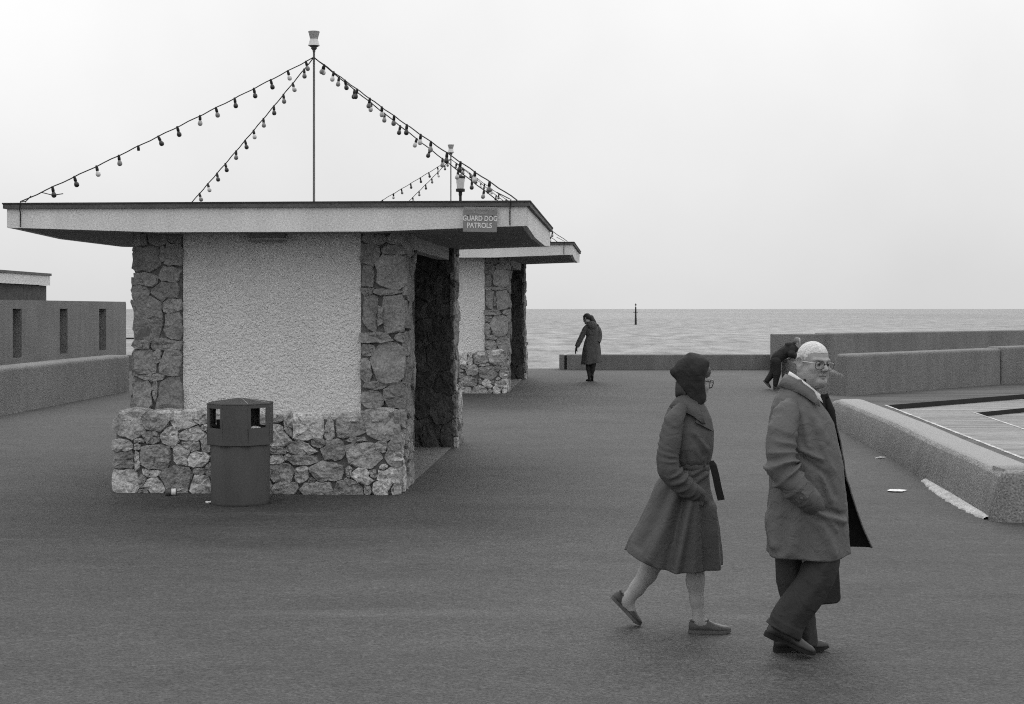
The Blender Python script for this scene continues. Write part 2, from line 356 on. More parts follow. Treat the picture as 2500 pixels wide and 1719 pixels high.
def riser(mb, poly, z0, z1, m):
    n = len(poly)
    v = [(x, y, G(y) + z0) for x, y in poly] + [(x, y, G(y) + z1) for x, y in poly]
    mb.add(v, [(i, (i + 1) % n, (i + 1) % n + n, i + n) for i in range(n)], m)
D1, D2 = -0.085, -0.16
mb = MB(); mb.add(*ring_sheet(deckp, p1, 0.0), 0); riser(mb, p1, D1, 0.0, 1)
tag(mb.obj('pool_deck', [MT['wet'], MT['riser']]), 'damp concrete deck around the shallow pool', kind='structure')
mb = MB(); mb.add(*ring_sheet(p1, p2, D1), 0); riser(mb, p2, D2, D1, 1); mb.add(*ring_sheet(p2, None, D2), 0)
tag(mb.obj('pool_floor', [MT['wet2'], MT['riser']]), 'wet stepped floor of the empty paddling pool', kind='structure')
def nosing(a, b, wd, dz):
    a = np.array(a); b = np.array(b); d = (b - a) / np.linalg.norm(b - a); n = np.array([-d[1], d[0]])
    k = 40; v = []
    for i in range(k + 1):
        p = a + (b - a) * i / k
        j = 0.3 * wd * nz((p[0] * 3, p[1] * 3, 1))
        for q in (p - n * (wd * 0.5 + j) , p + n * wd * 0.5): v.append((q[0], q[1], G(q[1]) + dz))
    return v, [(2 * i, 2 * i + 1, 2 * i + 3, 2 * i + 2) for i in range(k)]
tag(mesh_obj('pool_edge_line', *nosing((6.22, 26.6), (5.78, 15.4), 0.05, 0.004), MT['paint']), 'worn white edge line of the outer pool step', kind='structure')
tag(mesh_obj('pool_edge_line', *nosing((7.55, 26.1), (7.18, 18.1), 0.05, D1 + 0.004), MT['paint']), 'worn white edge line of the inner pool step', kind='structure')

# ------------------------------------------------------------------ concrete walls
def wall_strip(path, h, t, base=-0.3, side=1, taper=0.0):
    """a wall along a ground path; h a number or list, t thickness to the given side"""
    P = np.array(path, float); n = len(P)
    hh = [h] * n if np.isscalar(h) else h
    d = np.gradient(P, axis=0); d /= np.linalg.norm(d, axis=1)[:, None]
    nn = np.stack([-d[:, 1], d[:, 0]], 1) * side
    v = []
    for i in range(n):
        a = P[i]; b = P[i] + nn[i] * t; z = G(a[1])
        a2 = a + nn[i] * taper
        v += [(a[0], a[1], z + base), (a2[0], a2[1], z + hh[i]), (b[0], b[1], z + hh[i]), (b[0], b[1], z + base)]
    f = [(0, 1, 2, 3) if side > 0 else (3, 2, 1, 0)]
    for i in range(n - 1):
        for j in range(4):
            q = (i * 4 + j, i * 4 + (j + 1) % 4, (i + 1) * 4 + (j + 1) % 4, (i + 1) * 4 + j)
            f.append(q[::-1] if side > 0 else q)
    e = (n - 1) * 4
    f.append((e + 3, e + 2, e + 1, e) if side > 0 else (e, e + 1, e + 2, e + 3))
    return v, f
def fixn(o):
    bm = bmesh.new(); bm.from_mesh(o.data); bmesh.ops.recalc_face_normals(bm, faces=bm.faces); bm.to_mesh(o.data); bm.free(); return o
def concrete_wall(name, path, h, t, label, side=1, taper=0.0, bev=0.06, m='concrete', parent=None, z=0.0, seg=4):
    o = mesh_obj(name, *wall_strip(path, h, t, -0.3, side, taper), MT[m], parent)
    fixn(o); bevel(o, bev, seg, 40)
    for p in o.data.polygons: p.use_smooth = False
    if label: tag(o, label, 'wall')
    return o
# left, low
concrete_wall('low_wall', [(-8.9, 14.0), (-7.82, 24.4), (-7.5, 27.5), (-7.22, 30.2)], [0.74, 0.73, 0.71, 0.68], 0.45,
              'low rounded concrete wall running beside the left kiosk towards the sea', side=1)
# left, tall with three slots: face cut into blocks so the slots are real recesses
def slotted_wall():
    root = empty('slotted_wall', (-9.1, 25.0, 0))
    a = np.array([-9.17, 24.0]); b = np.array([-8.80, 36.4]); L = np.linalg.norm(b - a)
    ang = math.atan2(b[1] - a[1], b[0] - a[0])
    root.location = (a[0], a[1], 0); root.rotation_euler = (0, 0, ang)
    # local: x along the wall, -y faces the promenade; top level
    zt, zb = 2.16, -0.2
    xs = []
    for px0, px1 in ((31, 53), (146, 165), (242, 259)):
        s = []
        for px in (px0, px1):
            k = (px - 1250) / FPX
            # a + t*d with x/y = k
            d = (b - a) / L; t_ = (k * a[1] - a[0]) / (d[0] - k * d[1]); s.append(t_)
        xs.append(tuple(s))
    zs0, zs1 = 1.10, 2.0
    mb = MB(); th = 0.42
    prev = 0.0
    for x0, x1 in xs:
        mb.box((prev, 0, zb), (x0, th, zt)); mb.box((x0, 0, zb), (x1, th, zs0)); mb.box((x0, 0, zs1), (x1, th, zt)); mb.box((x0, 0.16, zs0), (x1, th, zs1)); prev = x1
    mb.box((prev, 0, zb), (L, th, zt))
    bm = bmesh.new()
    o = mb.obj('wall_body', MT['concrete'], root)
    bm.from_mesh(o.data); bmesh.ops.remove_doubles(bm, verts=bm.verts, dist=0.0005)
    # drop doubled inner faces
    seen = {}
    for f in bm.faces:
        seen.setdefault(tuple(sorted(v.index for v in f.verts)), []).append(f)
    kill = [f for l in seen.values() if len(l) > 1 for f in l]
    bmesh.ops.delete(bm, geom=kill, context='FACES_ONLY'); bm.to_mesh(o.data); bm.free()
    # rounded end
    v, f = [], []
    end = MB(); n = 10
    poly = [(L - 0.001, 0.0)] + [(L - 0.001 + 0.21 * math.sin(math.pi * i / n), 0.21 - 0.21 * math.cos(math.pi * i / n)) for i in range(1, n)] + [(L - 0.001, th)]
    end.add(*prism(poly, zb, zt - 0.001)); e = end.obj('wall_end', MT['concrete'], root); bevel(e, 0.05, 3, 50)
    tag(root, 'tall concrete wall pierced by three narrow vertical slots', 'wall')
slotted_wall()
# seafront
concrete_wall('seafront_wall', [(-9.6, 37.5), (-6.0, 37.5)], 0.36, 0.4, 'short low seafront wall seen in the gap left of the near kiosk', bev=0.03)
r = empty('seafront_wall', (1.13, 37.86, 0)); tag(r, 'low concrete seafront wall behind the girl in the long coat', 'wall')
mbx = MB(); mbx.box((0, 0, 0.2), (0.11, 0.4, G(37.86) + 0.35)); bevel(mbx.obj('end_block', MT['concrete'], r), 0.015)
mbx = MB(); mbx.box((0.11, 0.06, 0.2), (0.17, 0.4, G(37.86) + 0.335)); mbx.obj('joint', MT['riser'], r)
mbx = MB(); mbx.box((0.17, 0, 0.2), (5.2, 0.4, G(37.86) + 0.35)); bevel(mbx.obj('wall_body', MT['concrete_dark'], r), 0.02)
# right, tall back wall
zt = 1.42
r = empty('back_wall', (0, 0, 0)); tag(r, 'long taller concrete wall at the back right against the sea', 'wall')
mbx = MB(); mbx.box((6.10, 37.25, 0.2), (7.33, 37.75, zt - 0.01)); bevel(mbx.obj('wall_end', MT['concrete'], r), 0.02)
d = np.array([0.75, 0.66]); nrm = np.array([-0.66, 0.75]); a = np.array([7.41, 37.13]); b = a + d * 14
v, f = prism([tuple(a), tuple(b), tuple(b + nrm * 0.5), tuple(a + nrm * 0.5)], 0.2, zt + 0.01)
bevel(mesh_obj('wall_body', v, f, MT['concrete'], r), 0.03)
# right, front wall of the pool terrace with its low raked end
r = empty('terrace_wall', (0, 0, 0)); tag(r, 'concrete wall behind the pool with the low raked end the boy leans on', 'wall')
A = np.array([5.17, 30.75]); B = np.array([6.03, 28.8]); dAB = (B - A) / np.linalg.norm(B - A); nAB = np.array([-dAB[1], dAB[0]])
A2 = A + nAB * 0.62
v, f = prism([tuple(A), tuple(B + np.array([0.03, -0.012])), tuple(A2)], 0.1, [G(30.75) + 0.60, G(28.8) + 0.37, G(30.9) + 0.60])
o = mesh_obj('raked_end', v, f, MT['concrete'], r); fixn(o); bevel(o, 0.05, 4, 40)
C_ = np.array([9.86, 32.2]); D_ = np.array([13.6, 33.7])
dd = (C_ - B) / np.linalg.norm(C_ - B); n2 = np.array([-dd[1], dd[0]])
v, f = prism([tuple(B), tuple(C_), tuple(C_ + n2 * 0.5), tuple(B + (A2 - B) * 0.25)], 0.1, [G(28.8) + 0.745, G(32.2) + 0.72, G(32.2) + 0.72, G(28.8) + 0.745])
o = mesh_obj('wall_body', v, f, MT['concrete'], r); fixn(o); bevel(o, 0.05, 4, 40)
a_ = C_ + np.array([0.012, 0.006]); dd = (D_ - a_) / np.linalg.norm(D_ - a_); n2 = np.array([-dd[1], dd[0]])
v, f = prism([tuple(a_), tuple(D_), tuple(D_ + n2 * 0.5), tuple(a_ + n2 * 0.5)], 0.1, [G(32.2) + 0.75, G(33.7) + 0.8, G(33.7) + 0.8, G(32.2) + 0.75])
o = mesh_obj('wall_return', v, f, MT['concrete'], r); fixn(o); bevel(o, 0.05, 4, 40)
# right foreground: broad kerb wall with battered side and rounded top
def kerb_wall():
    outer = [(4.30, 13.42), (4.06, 13.58), (4.11, 14.2), (4.23, 16.5), (4.37, 18.57), (4.46, 20.5), (4.56, 23.2)]
    path = []
    P = np.array(outer[1:])
    prof = [(0.0, -0.25), (0.0, 0.02), (0.05, 0.20), (0.09, 0.335), (0.125, 0.372), (0.18, 0.385), (0.40, 0.385), (0.47, 0.375), (0.505, 0.33), (0.52, 0.2), (0.52, -0.25)]
    fine = []
    for i in range(len(P) - 1):
        for k in range(8): fine.append(P[i] + (P[i + 1] - P[i]) * k / 8)
    fine.append(P[-1]); P = np.array(fine)
    rings = []
    for i, p in enumerate(P):
        z = G(p[1]); k = 1.0 if i < len(P) - 1 else 0.9
        hs = 1.08 - 0.12 * (p[1] - 13.6) / 9
        rings.append([(p[0] + q, p[1], z + (h * hs * (k if h > 0 else 1))) for q, h in prof])
    # rounded front end turning right
    frontr = []
    c = P[0]
    n = len(prof)
    zz = G(c[1])
    rings = np.array(rings)
    mb = MB(); v, f = loft(rings, False, False); f.append(tuple((len(P) - 1) * n + j for j in range(n))); f.append(tuple(range(n - 1, -1, -1))); mb.add(v, f)
    # return along the near end
    rr = []; cx, cy = c[0] + 0.14, c[1]
    pr2 = [(0.0, -0.25), (0.0, 0.02), (0.05, 0.22), (0.085, 0.35), (0.105, 0.395), (0.125, 0.419), (0.139, 0.4285)]
    for k in range(0, 13):
        a = math.pi / 2 * k / 12
        rr.append([(cx - (0.14 - q) * math.cos(a), cy - (0.14 - q) * math.sin(a), zz + h) for q, h in pr2])
    for xx in (0.5, 1.0, 3.0, 8.0): rr.append([(cx + xx, cy - 0.14 + q, zz + h) for q, h in pr2])
    v, f = loft(np.array(rr), False, False)
    v2, f2 = prism([(cx - 0.0005, cy - 0.001), (cx + 8, cy - 0.001), (cx + 8, cy + 0.38), (cx - 0.0005, cy + 0.38)], zz - 0.25, zz + 0.4287)
    f += [tuple(i + len(v) for i in q) for q in f2]; v = v + v2
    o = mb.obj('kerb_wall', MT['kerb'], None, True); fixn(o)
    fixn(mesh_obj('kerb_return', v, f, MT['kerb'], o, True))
    tag(o, 'broad low concrete kerb wall round the pool, right of the walking man', 'wall')
    # pale cement spread along its foot
    v = []; k = 60
    a = np.array([4.215, 16.3]); b = np.array([4.05, 13.62])
    for i in range(k + 1):
        t = i / k; p = a + (b - a) * t
        wd = 0.015 + 0.085 * math.sin(math.pi * min(1, t * 0.93 + 0.04)) ** 0.8 + 0.035 * nz((t * 22, 0, 3)) + 0.02 * nz((t * 60, 2, 3))
        z = G(p[1])
        v += [(p[0] + 0.02, p[1], z + 0.03), (p[0] - wd * 0.5, p[1], z + 0.020 + 0.006 * nz((t * 40, 5, 1))), (p[0] - max(0.02, wd), p[1], z + 0.012), (p[0] - max(0.02, wd) - 0.004, p[1], z - 0.01)]
    f = [(4 * i + j, 4 * i + j + 1, 4 * i + 5 + j, 4 * i + 4 + j) for i in range(k) for j in range(3)]
    q = mesh_obj('cement_fillet', v, f, MT['cement'], o, True); fixn(q)
kerb_wall()

# ------------------------------------------------------------------ rubble stonework
def stone_mesh(poly, H, seed, mtx):
    """one rough stone: outline poly (list of (s, t) about its centre), thickness H, mapped by mtx(s, t, h)"""
    n = len(poly); v = []; f = []
    rs = np.random.default_rng(seed)
    tilt = rs.normal(0, 0.10, 2)
    for k, (sc_, hh) in enumerate(((1.0, -0.02), (0.995, 0.66 * H), (0.935, 0.97 * H), (0.50, 1.04 * H))):
        for s, t in poly:
            j = rs.normal(0, 0.045 if k else 0.0, 3)
            size = math.hypot(s, t)
            h = hh + (tilt[0] * s + tilt[1] * t) * (0.6 if k >= 2 else 0.3 if k else 0) + (j[2] * 0.16 * (k >= 2)) * 0.9
            v.append(mtx(s * sc_ * (1 + j[0] * (k > 0)), t * sc_ * (1 + j[1] * (k > 0)), h))
    v.append(mtx(0, 0, 1.05 * H + rs.normal(0, 0.006)))
    for k in range(3):
        for i in range(n):
            f.append((k * n + i, k * n + (i + 1) % n, (k + 1) * n + (i + 1) % n, (k + 1) * n + i))
    c = len(v) - 1
    for i in range(n): f.append((3 * n + i, 3 * n + (i + 1) % n, c))
    return v, f
def stone_panel(parent, seeds, bounds, frame, mats, H=0.05, gap=0.011, n=13, pale=0.0, seed=1, over=(0.0, 0.0, 0.0, 0.0), fill=1.25):
    """seeds: (s, t, width, height) in the plane of the panel; frame(s, t, h) -> local coordinates of the kiosk"""
    Sd = np.array(seeds, float); s0, s1, t0, t1 = bounds
    s0 -= over[0]; s1 += over[1]; t0 -= over[2]; t1 += over[3]
    rs = np.random.default_rng(seed); res = []
    p = 2.2
    for i, (cx, cy, wd, ht) in enumerate(Sd):
        poly = []
        a0 = rs.uniform(0, 6.28)
        lim = fill * rs.uniform(0.9, 1.05)
        edge = rs.uniform(-0.018, 0.022, 4)
        for k in range(n):
            a = a0 + 2 * math.pi * (k + rs.uniform(-0.25, 0.25)) / n
            dx, dy = math.cos(a), math.sin(a)
            r = np.linspace(0.006, 0.45, 90)
            X = cx + dx * r; Y = cy + dy * r
            D = (np.abs((X[:, None] - Sd[:, 0]) / (Sd[:, 2] / 2)) ** p + np.abs((Y[:, None] - Sd[:, 1]) / (Sd[:, 3] / 2)) ** p) ** (1 / p)
            own = D[:, i].copy(); D[:, i] = 9e9
            bad = (own > D.min(1)) | (own > lim) | (X < s0 + edge[0] * 0.4) | (X > s1 - edge[1] * 0.4) | (Y < t0) | (Y > t1 + edge[3])
            j = int(np.argmax(bad)) if bad.any() else 89
            rr = max(0.008, r[j] - gap * rs.uniform(0.45, 1.25)) * (1 + rs.normal(0, 0.065))
            poly.append((dx * rr, dy * rr))
        area = 0.5 * abs(sum(poly[q][0] * poly[(q + 1) % n][1] - poly[(q + 1) % n][0] * poly[q][1] for q in range(n)))
        if area < 4e-4: continue
        Hh = H * rs.uniform(0.65, 1.25)
        v, f = stone_mesh(poly, Hh, int(rs.integers(1e9)), lambda s, t, h, cx=cx, cy=cy: frame(cx + s, cy + t, h))
        m = mats[1] if (pale and rs.uniform() < pale) else mats[0]
        o = mesh_obj('stone', v, f, m, parent)
        res.append(o)
    return res
def grid_seeds(s0, s1, t0, t1, w, h, seed):
    rs = np.random.default_rng(seed); out = []; t = t0
    while t < t1 - 0.02:
        hh = h * rs.uniform(0.6, 1.5); hh = min(hh, t1 - t) if t1 - t > 0.05 else t1 - t
        s = s0 - rs.uniform(0, 0.3) * w
        while s < s1:
            ww = w * rs.uniform(0.55, 1.5)
            cx, cy = s + ww / 2, t + hh / 2 + rs.uniform(-0.2, 0.2) * hh
            if s0 - 0.02 < cx < s1 + 0.02: out.append((cx, cy, ww, hh * rs.uniform(0.8, 1.25)))
            s += ww
        t += hh
    return out

# ------------------------------------------------------------------ the kiosk (local frame: x to the right, y away, z up)
TH = math.atan(265.0 / FPX)
KO = gpt(976, 1209)
kv = np.array([math.sin(TH), math.cos(TH)])
ZS = 2.51                                        # soffit height
RU0, RU1, RV0, RV1, ZT = -3.70, 1.22, -0.10, 4.90, 2.785
def kloc(px, py, v):                             # photo pixel -> kiosk local coordinates on the plane y = v
    k = (px - 1250.0) / FPX; c, s = math.cos(TH), math.sin(TH)
    # X = KO.x + u c + v s ; Y = KO.y - u s + v c ; X = k Y
    u = (k * (KO[1] + v * c) - KO[0] - v * s) / (c + k * s)
    Y = KO[1] - u * s + v * c
    return u, CAM_Z - (py - 754.0) / FPX * Y - KO[2]
RU0, RU1 = kloc(17, 500, RV0)[0], kloc(1286.5, 500, RV0)[0]
PL0, PL1, PR0, PR1 = [kloc(x, 700, 0.42)[0] for x in (327, 445, 882, 999)]
kiosk = empty('kiosk', KO, -TH)
tag(kiosk, 'near flat roofed seaside kiosk with rubble stone base, pillars and white roughcast wall', 'kiosk', 'flat roofed stone kiosks on the promenade')
# core walls
mb = MB(); mb.box((PL0 + 0.03, 0.47, -0.3), (-0.46, 4.62, ZS + 0.06)); mb.obj('core_wall', MT['lintel'], kiosk)
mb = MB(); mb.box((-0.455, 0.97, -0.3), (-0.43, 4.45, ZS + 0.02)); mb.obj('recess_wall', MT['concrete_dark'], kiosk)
# roughcast panel: a displaced sheet, thick, set back from the pillars
def rough_panel(name, u0, u1, z0, z1, v, th, par, nu, nz_):
    V = []; F = []
    for j in range(nz_ + 1):
        for i in range(nu + 1):
            u = u0 + (u1 - u0) * i / nu; z = z0 + (z1 - z0) * j / nz_
            q = (u, z, 0.3)
            dd = 0.006 * nz((u, z * 1.1, 0.3), 31) + 0.006 * max(0.0, nz((u, z, 4.3), 17)) + 0.004 * nz(q, 3)
            if i in (0, nu) or j in (0, nz_): dd = 0
            V.append((u, v - dd, z))
    for j in range(nz_):
        for i in range(nu):
            a = j * (nu + 1) + i; F.append((a, a + 1, a + nu + 2, a + nu + 1))
    b = len(V); V += [(u0, v, z0), (u1, v, z0), (u1, v, z1), (u0, v, z1), (u0, v + th, z0), (u1, v + th, z0), (u1, v + th, z1), (u0, v + th, z1)]
    F += [(b, b + 4, b + 5, b + 1), (b + 1, b + 5, b + 6, b + 2), (b + 2, b + 6, b + 7, b + 3), (b + 3, b + 7, b + 4, b), (b + 4, b + 7, b + 6, b + 5)]
    return mesh_obj(name, V, F, MT['roughcast'], par)
rough_panel('roughcast_panel', PL1 + 0.004, PR0 - 0.004, 0.735, ZS + 0.02, 0.432, 0.035, kiosk, 190, 180)
# pillars
S2 = 1.9956
def z2(x, y, w_, h_, v=0.41):                    # a stone read off the enlarged photograph
    px, py = 250 + x / S2, 470 + y / S2
    u, z = kloc(px, py, v); k = (KO[1] + v) / FPX
    return (u, z, w_ / S2 * k, h_ / S2 * k)
left_st = [(210,330,130,160),(340,305,90,120),(296,300,34,90),(205,425,120,100),(330,400,100,80),(190,480,80,110),(312,478,140,95),(222,615,140,190),(345,650,75,140),(340,550,90,75),(300,742,150,55),(200,742,85,45),(205,830,105,130),(270,800,44,66),(330,830,105,125),(240,902,160,34),(200,990,85,160),(322,990,120,165),(256,965,34,110),(270,230,120,60),(190,235,80,60),(350,225,70,55),(300,1080,150,30),(190,1080,70,30)]
right_st = [(1310,300,100,115),(1425,282,135,50),(1412,390,190,170),(1298,410,60,120),(1380,482,200,32),(1300,480,60,40),(1430,592,130,185),(1310,590,85,160),(1352,600,34,130),(1340,707,150,50),(1462,705,80,44),(1400,822,190,185),(1290,862,50,100),(1300,770,64,55),(1330,942,130,40),(1435,995,140,135),(1318,1010,110,110),(1320,1062,100,34),(1440,1075,110,30),(1330,225,110,60),(1440,230,110,50)]
pil = MB(); pil.box((PL0 + 0.012, 0.425, -0.3), (PL1, 0.96, ZS + 0.03)); pl = pil.obj('pillar', MT['mortar'], kiosk)
stone_panel(pl, [z2(*s) for s in left_st], (PL0, PL1, 0.70, ZS + 0.03), lambda s, t, h: (s, 0.425 - h, t), (MT['stone'], MT['stone_pale']), 0.036, 0.004, pale=0.0, seed=5, over=(0.012, 0.0, 0, 0), fill=2.3)
stone_panel(pl, grid_seeds(0.42, 0.96, 0.70, ZS + 0.03, 0.24, 0.24, 33), (0.42, 0.96, 0.7, ZS + 0.03), lambda s, t, h: (PL0 + 0.012 - h, s, t), (MT['stone'], MT['stone_pale']), 0.036, 0.005, pale=0.0, seed=27, fill=2.3)
pil = MB(); pil.box((PR0, 0.425, -0.3), (-0.012, 0.95, ZS + 0.03)); pr = pil.obj('pillar', MT['mortar'], kiosk)
stone_panel(pr, [z2(*s) for s in right_st], (PR0, 0.0, 0.70, ZS + 0.03), lambda s, t, h: (s, 0.425 - h, t), (MT['stone'], MT['stone_pale']), 0.036, 0.004, pale=0.0, seed=6, over=(0, 0.008, 0, 0), fill=2.3)
stone_panel(pr, grid_seeds(0.42, 0.96, 0.70, ZS + 0.03, 0.24, 0.24, 31), (0.40, 0.96, 0.7, ZS + 0.03), lambda s, t, h: (-0.012 + h, s, t), (MT['stone'], MT['stone_pale']), 0.036, 0.005, pale=0.0, seed=7, fill=2.3)
pil = MB(); pil.box((-0.45, 4.475, -0.3), (0.03, 4.95, ZS + 0.03)); pb = pil.obj('pillar', MT['mortar'], kiosk)
stone_panel(pb, grid_seeds(-0.45, 0.05, 0.0, ZS + 0.03, 0.25, 0.27, 41), (-0.45, 0.055, -0.02, ZS + 0.03), lambda s, t, h: (s, 4.475 - h, t), (MT['stone_shaded'], MT['stone_shaded']), 0.036, 0.005, seed=8, fill=2.3)
stone_panel(pb, grid_seeds(4.44, 4.95, 0.8, ZS + 0.03, 0.25, 0.25, 42), (4.44, 4.95, 0.8, ZS + 0.03), lambda s, t, h: (0.03 + h, s, t), (MT['stone'], MT['stone_pale']), 0.035, 0.006, pale=0.0, seed=9, fill=2.3)
# base walls
S4, S5 = 5.275, 4.298
def z4(x, y, w_, h_, v=0.0):
    u, z = kloc(260 + x / S4, 960 + y / S4, v); k = KO[1] / FPX; return (u, z, w_ / S4 * k, h_ / S4 * k)
def z5(x, y, w_, h_, v=0.0):
    u, z = kloc(640 + x / S5, 960 + y / S5, v); k = KO[1] / FPX; return (u, z, w_ / S5 * k, h_ / S5 * k)
b4 = [(290,420,340,310),(640,380,330,220),(980,370,290,200),(1220,345,200,80),(1270,452,110,80),(580,572,190,165),(800,552,230,235),(1100,530,330,170),(420,612,150,50),(215,670,220,150),(392,692,80,80),(1095,672,240,120),(1275,655,130,220),(230,862,225,195),(385,862,70,260),(640,815,400,300),(950,810,220,250),(1180,862,300,180),(555,1032,260,90),(890,1085,400,265),(1190,1010,150,90),(1312,985,100,200),(255,1125,250,240),(460,1115,95,150),(600,1185,260,165),(1220,1175,260,210),(480,1262,120,50),(950,1258,170,60),(1450,420,180,200),(1700,385,300,170),(1960,420,200,190),(1470,700,230,260),(1760,650,320,220),(1990,750,190,220),(1500,960,250,180),(1800,990,330,240),(1430,1190,160,180),(1680,1220,300,170),(1990,1170,260,210)]
b5 = [(150,285,110,60),(160,430,180,210),(275,345,90,190),(485,370,320,190),(702,408,95,180),(930,370,290,195),(1290,345,330,260),(590,535,200,90),(430,585,350,110),(150,602,170,80),(740,600,270,210),(990,490,230,60),(1060,645,390,270),(1245,570,150,120),(1385,625,150,270),(265,680,80,60),(150,697,150,100),(440,700,290,95),(200,832,250,170),(410,862,145,150),(680,832,330,200),(525,912,120,60),(908,820,64,110),(1050,880,220,170),(1152,850,90,90),(1320,902,220,200),(240,985,300,90),(580,985,340,120),(910,985,280,160),(1240,985,150,130),(1392,990,80,120),(1275,775,70,60),(1100,1010,70,90)]
bw_ = MB(); bw_.box((-2.76, 0.035, -0.3), (-0.03, 0.425, 0.715)); bwo = bw_.obj('base_wall', MT['mortar'], kiosk)
mbt = MB(); mbt.box((-2.73, 0.04, 0.716), (-0.04, 0.43, 0.735)); mbt.obj('ledge', MT['cement'], bwo)
seeds = [z4(*s) for s in b4] + [z5(*s) for s in b5]
stone_panel(bwo, seeds, (-2.775, 0.0, -0.02, 0.78), lambda s, t, h: (s, 0.035 - h, t), (MT['stone_mid'], MT['stone_pale']), 0.038, 0.005, n=13, pale=0.5, seed=15, over=(0.015, 0.015, 0, 0.0), fill=2.0)
# coping stones laid along the top of the base wall, giving it its uneven pale edge
rs = np.random.default_rng(77); u = -2.76; tops = []
prof = [(-2.77, .80), (-2.5, .81), (-2.2, .80), (-1.9, .81), (-1.65, .77), (-1.4, .76), (-1.0, .75), (-.75, .735), (-.62, .735), (-.5, .77), (-.3, .80), (0.0, .81)]
while u < -0.05:
    wd = rs.uniform(0.16, 0.34); wd = min(wd, -0.0 - u)
    c = u + wd / 2; zt_ = float(np.interp(c, [p[0] for p in prof], [p[1] for p in prof])) + rs.uniform(-0.012, 0.012)
    k = 10; ring = []
    pts = []
    for q in range(k):
        a = 2 * math.pi * q / k
        pts.append((c + wd * 0.48 * np.sign(math.cos(a)) * abs(math.cos(a)) ** 0.6, 0.19 + 0.195 * np.sign(math.sin(a)) * abs(math.sin(a)) ** 0.55 + rs.uniform(-0.012, 0.012)))
    V = [(x, y, 0.70) for x, y in pts] + [(x, y, zt_ - 0.022 + rs.uniform(-0.012, 0.012)) for x, y in pts] + [(c + (x - c) * 0.72, 0.19 + (y - 0.19) * 0.75, zt_ + rs.uniform(-0.008, 0.010)) for x, y in pts] + [(c, 0.19, zt_ + 0.004)]
    F = [(i + r_ * k, (i + 1) % k + r_ * k, (i + 1) % k + (r_ + 1) * k, i + (r_ + 1) * k) for r_ in (0, 1) for i in range(k)] + [(2 * k + i, 2 * k + (i + 1) % k, 3 * k) for i in range(k)]
    if zt_ > 0.745: tops.append(mesh_obj('stone', V, F, MT['stone_pale'], bwo))
    u += wd + 0.012
# right return of the base wall
bs = MB(); bs.box((-0.42, 0.43, -0.3), (-0.035, 0.96, 0.70)); bso = bs.obj('base_return', MT['mortar'], kiosk)
stone_panel(bso, grid_seeds(0.0, 0.98, -0.02, 0.80, 0.26, 0.20, 51), (-0.01, 0.98, -0.02, 0.80), lambda s, t, h: (-0.035 + h, s, t), (MT['stone'], MT['stone_pale']), 0.045, 0.006, pale=0.4, seed=17, fill=2.0)
bs = MB(); bs.box((-2.6, 4.63, -0.3), (0.045, 5.2, 0.76)); bro = bs.obj('base_wall', MT['mortar'], kiosk)
stone_panel(bro, grid_seeds(4.45, 5.22, 0.0, 0.84, 0.26, 0.22, 61), (4.45, 5.22, 0.02, 0.84), lambda s, t, h: (0.045 + h, s, t), (MT['stone'], MT['stone_pale']), 0.045, 0.006, pale=0.4, seed=18, fill=2.0)
bs = MB(); bs.box((0.03, 4.47, -0.3), (0.044, 4.63, 0.8)); bs.obj('quoin', MT['mortar'], kiosk)
# threshold slab of the recess, rising with the promenade
v, f = prism([(-0.43, 0.95), (-0.005, 0.95), (0.02, 4.46), (-0.43, 4.46)], -0.3, [0.026, 0.026, 0.076, 0.076]); mesh_obj('threshold', v, f, MT['concrete'], kiosk)
# side lintel over the recess
mb = MB(); mb.box((-0.15, 0.952, 2.375), (-0.005, 4.44, ZS + 0.02)); bevel(mb.obj('lintel', MT['lintel'], kiosk), 0.01)
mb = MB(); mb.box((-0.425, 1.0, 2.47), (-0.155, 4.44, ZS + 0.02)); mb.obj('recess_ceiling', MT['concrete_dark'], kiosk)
# dark door leaf inside the recess
mb = MB(); mb.box((-0.427, 1.9, 0.03), (-0.40, 2.75, 2.1)); mb.obj('door', MT['dark'], kiosk)
# roof: fascia with tapering corners, soffit, felt, edge strip
def cfun(s): return max(0.0, min(1.0, (abs(s) - 0.42) / 0.56))
def zsof(u, v):
    s = (u - (RU0 + RU1) / 2) / ((RU1 - RU0) / 2); t = (v - (RV0 + RV1) / 2) / ((RV1 - RV0) / 2)
    return ZS + 0.048 * min(cfun(s), cfun(t))
n = 24
V = []; F = []
for j in range(n + 1):
    for i in range(n + 1):
        u_ = RU0 + (RU1 - RU0) * i / n; v_ = RV0 + (RV1 - RV0) * j / n; V.append((u_, v_, zsof(u_, v_)))
for j in range(n):
    for i in range(n):
        a = j * (n + 1) + i; F.append((a, a + n + 1, a + n + 2, a + 1))
roof = mesh_obj('roof', [(RU0 + .02, RV0 + .02, ZT - .03), (RU1 - .02, RV0 + .02, ZT - .03), (RU1 - .02, RV1 - .02, ZT - .03), (RU0 + .02, RV1 - .02, ZT - .03),
                         (RU0 + .02, RV0 + .02, ZT - .05), (RU1 - .02, RV0 + .02, ZT - .05), (RU1 - .02, RV1 - .02, ZT - .05), (RU0 + .02, RV1 - .02, ZT - .05)],
                [(0, 1, 2, 3), (7, 6, 5, 4), (0, 4, 5, 1), (1, 5, 6, 2), (2, 6, 7, 3), (3, 7, 4, 0)], MT['felt'], kiosk)
so = mesh_obj('soffit', V, F, MT['soffit'], roof)
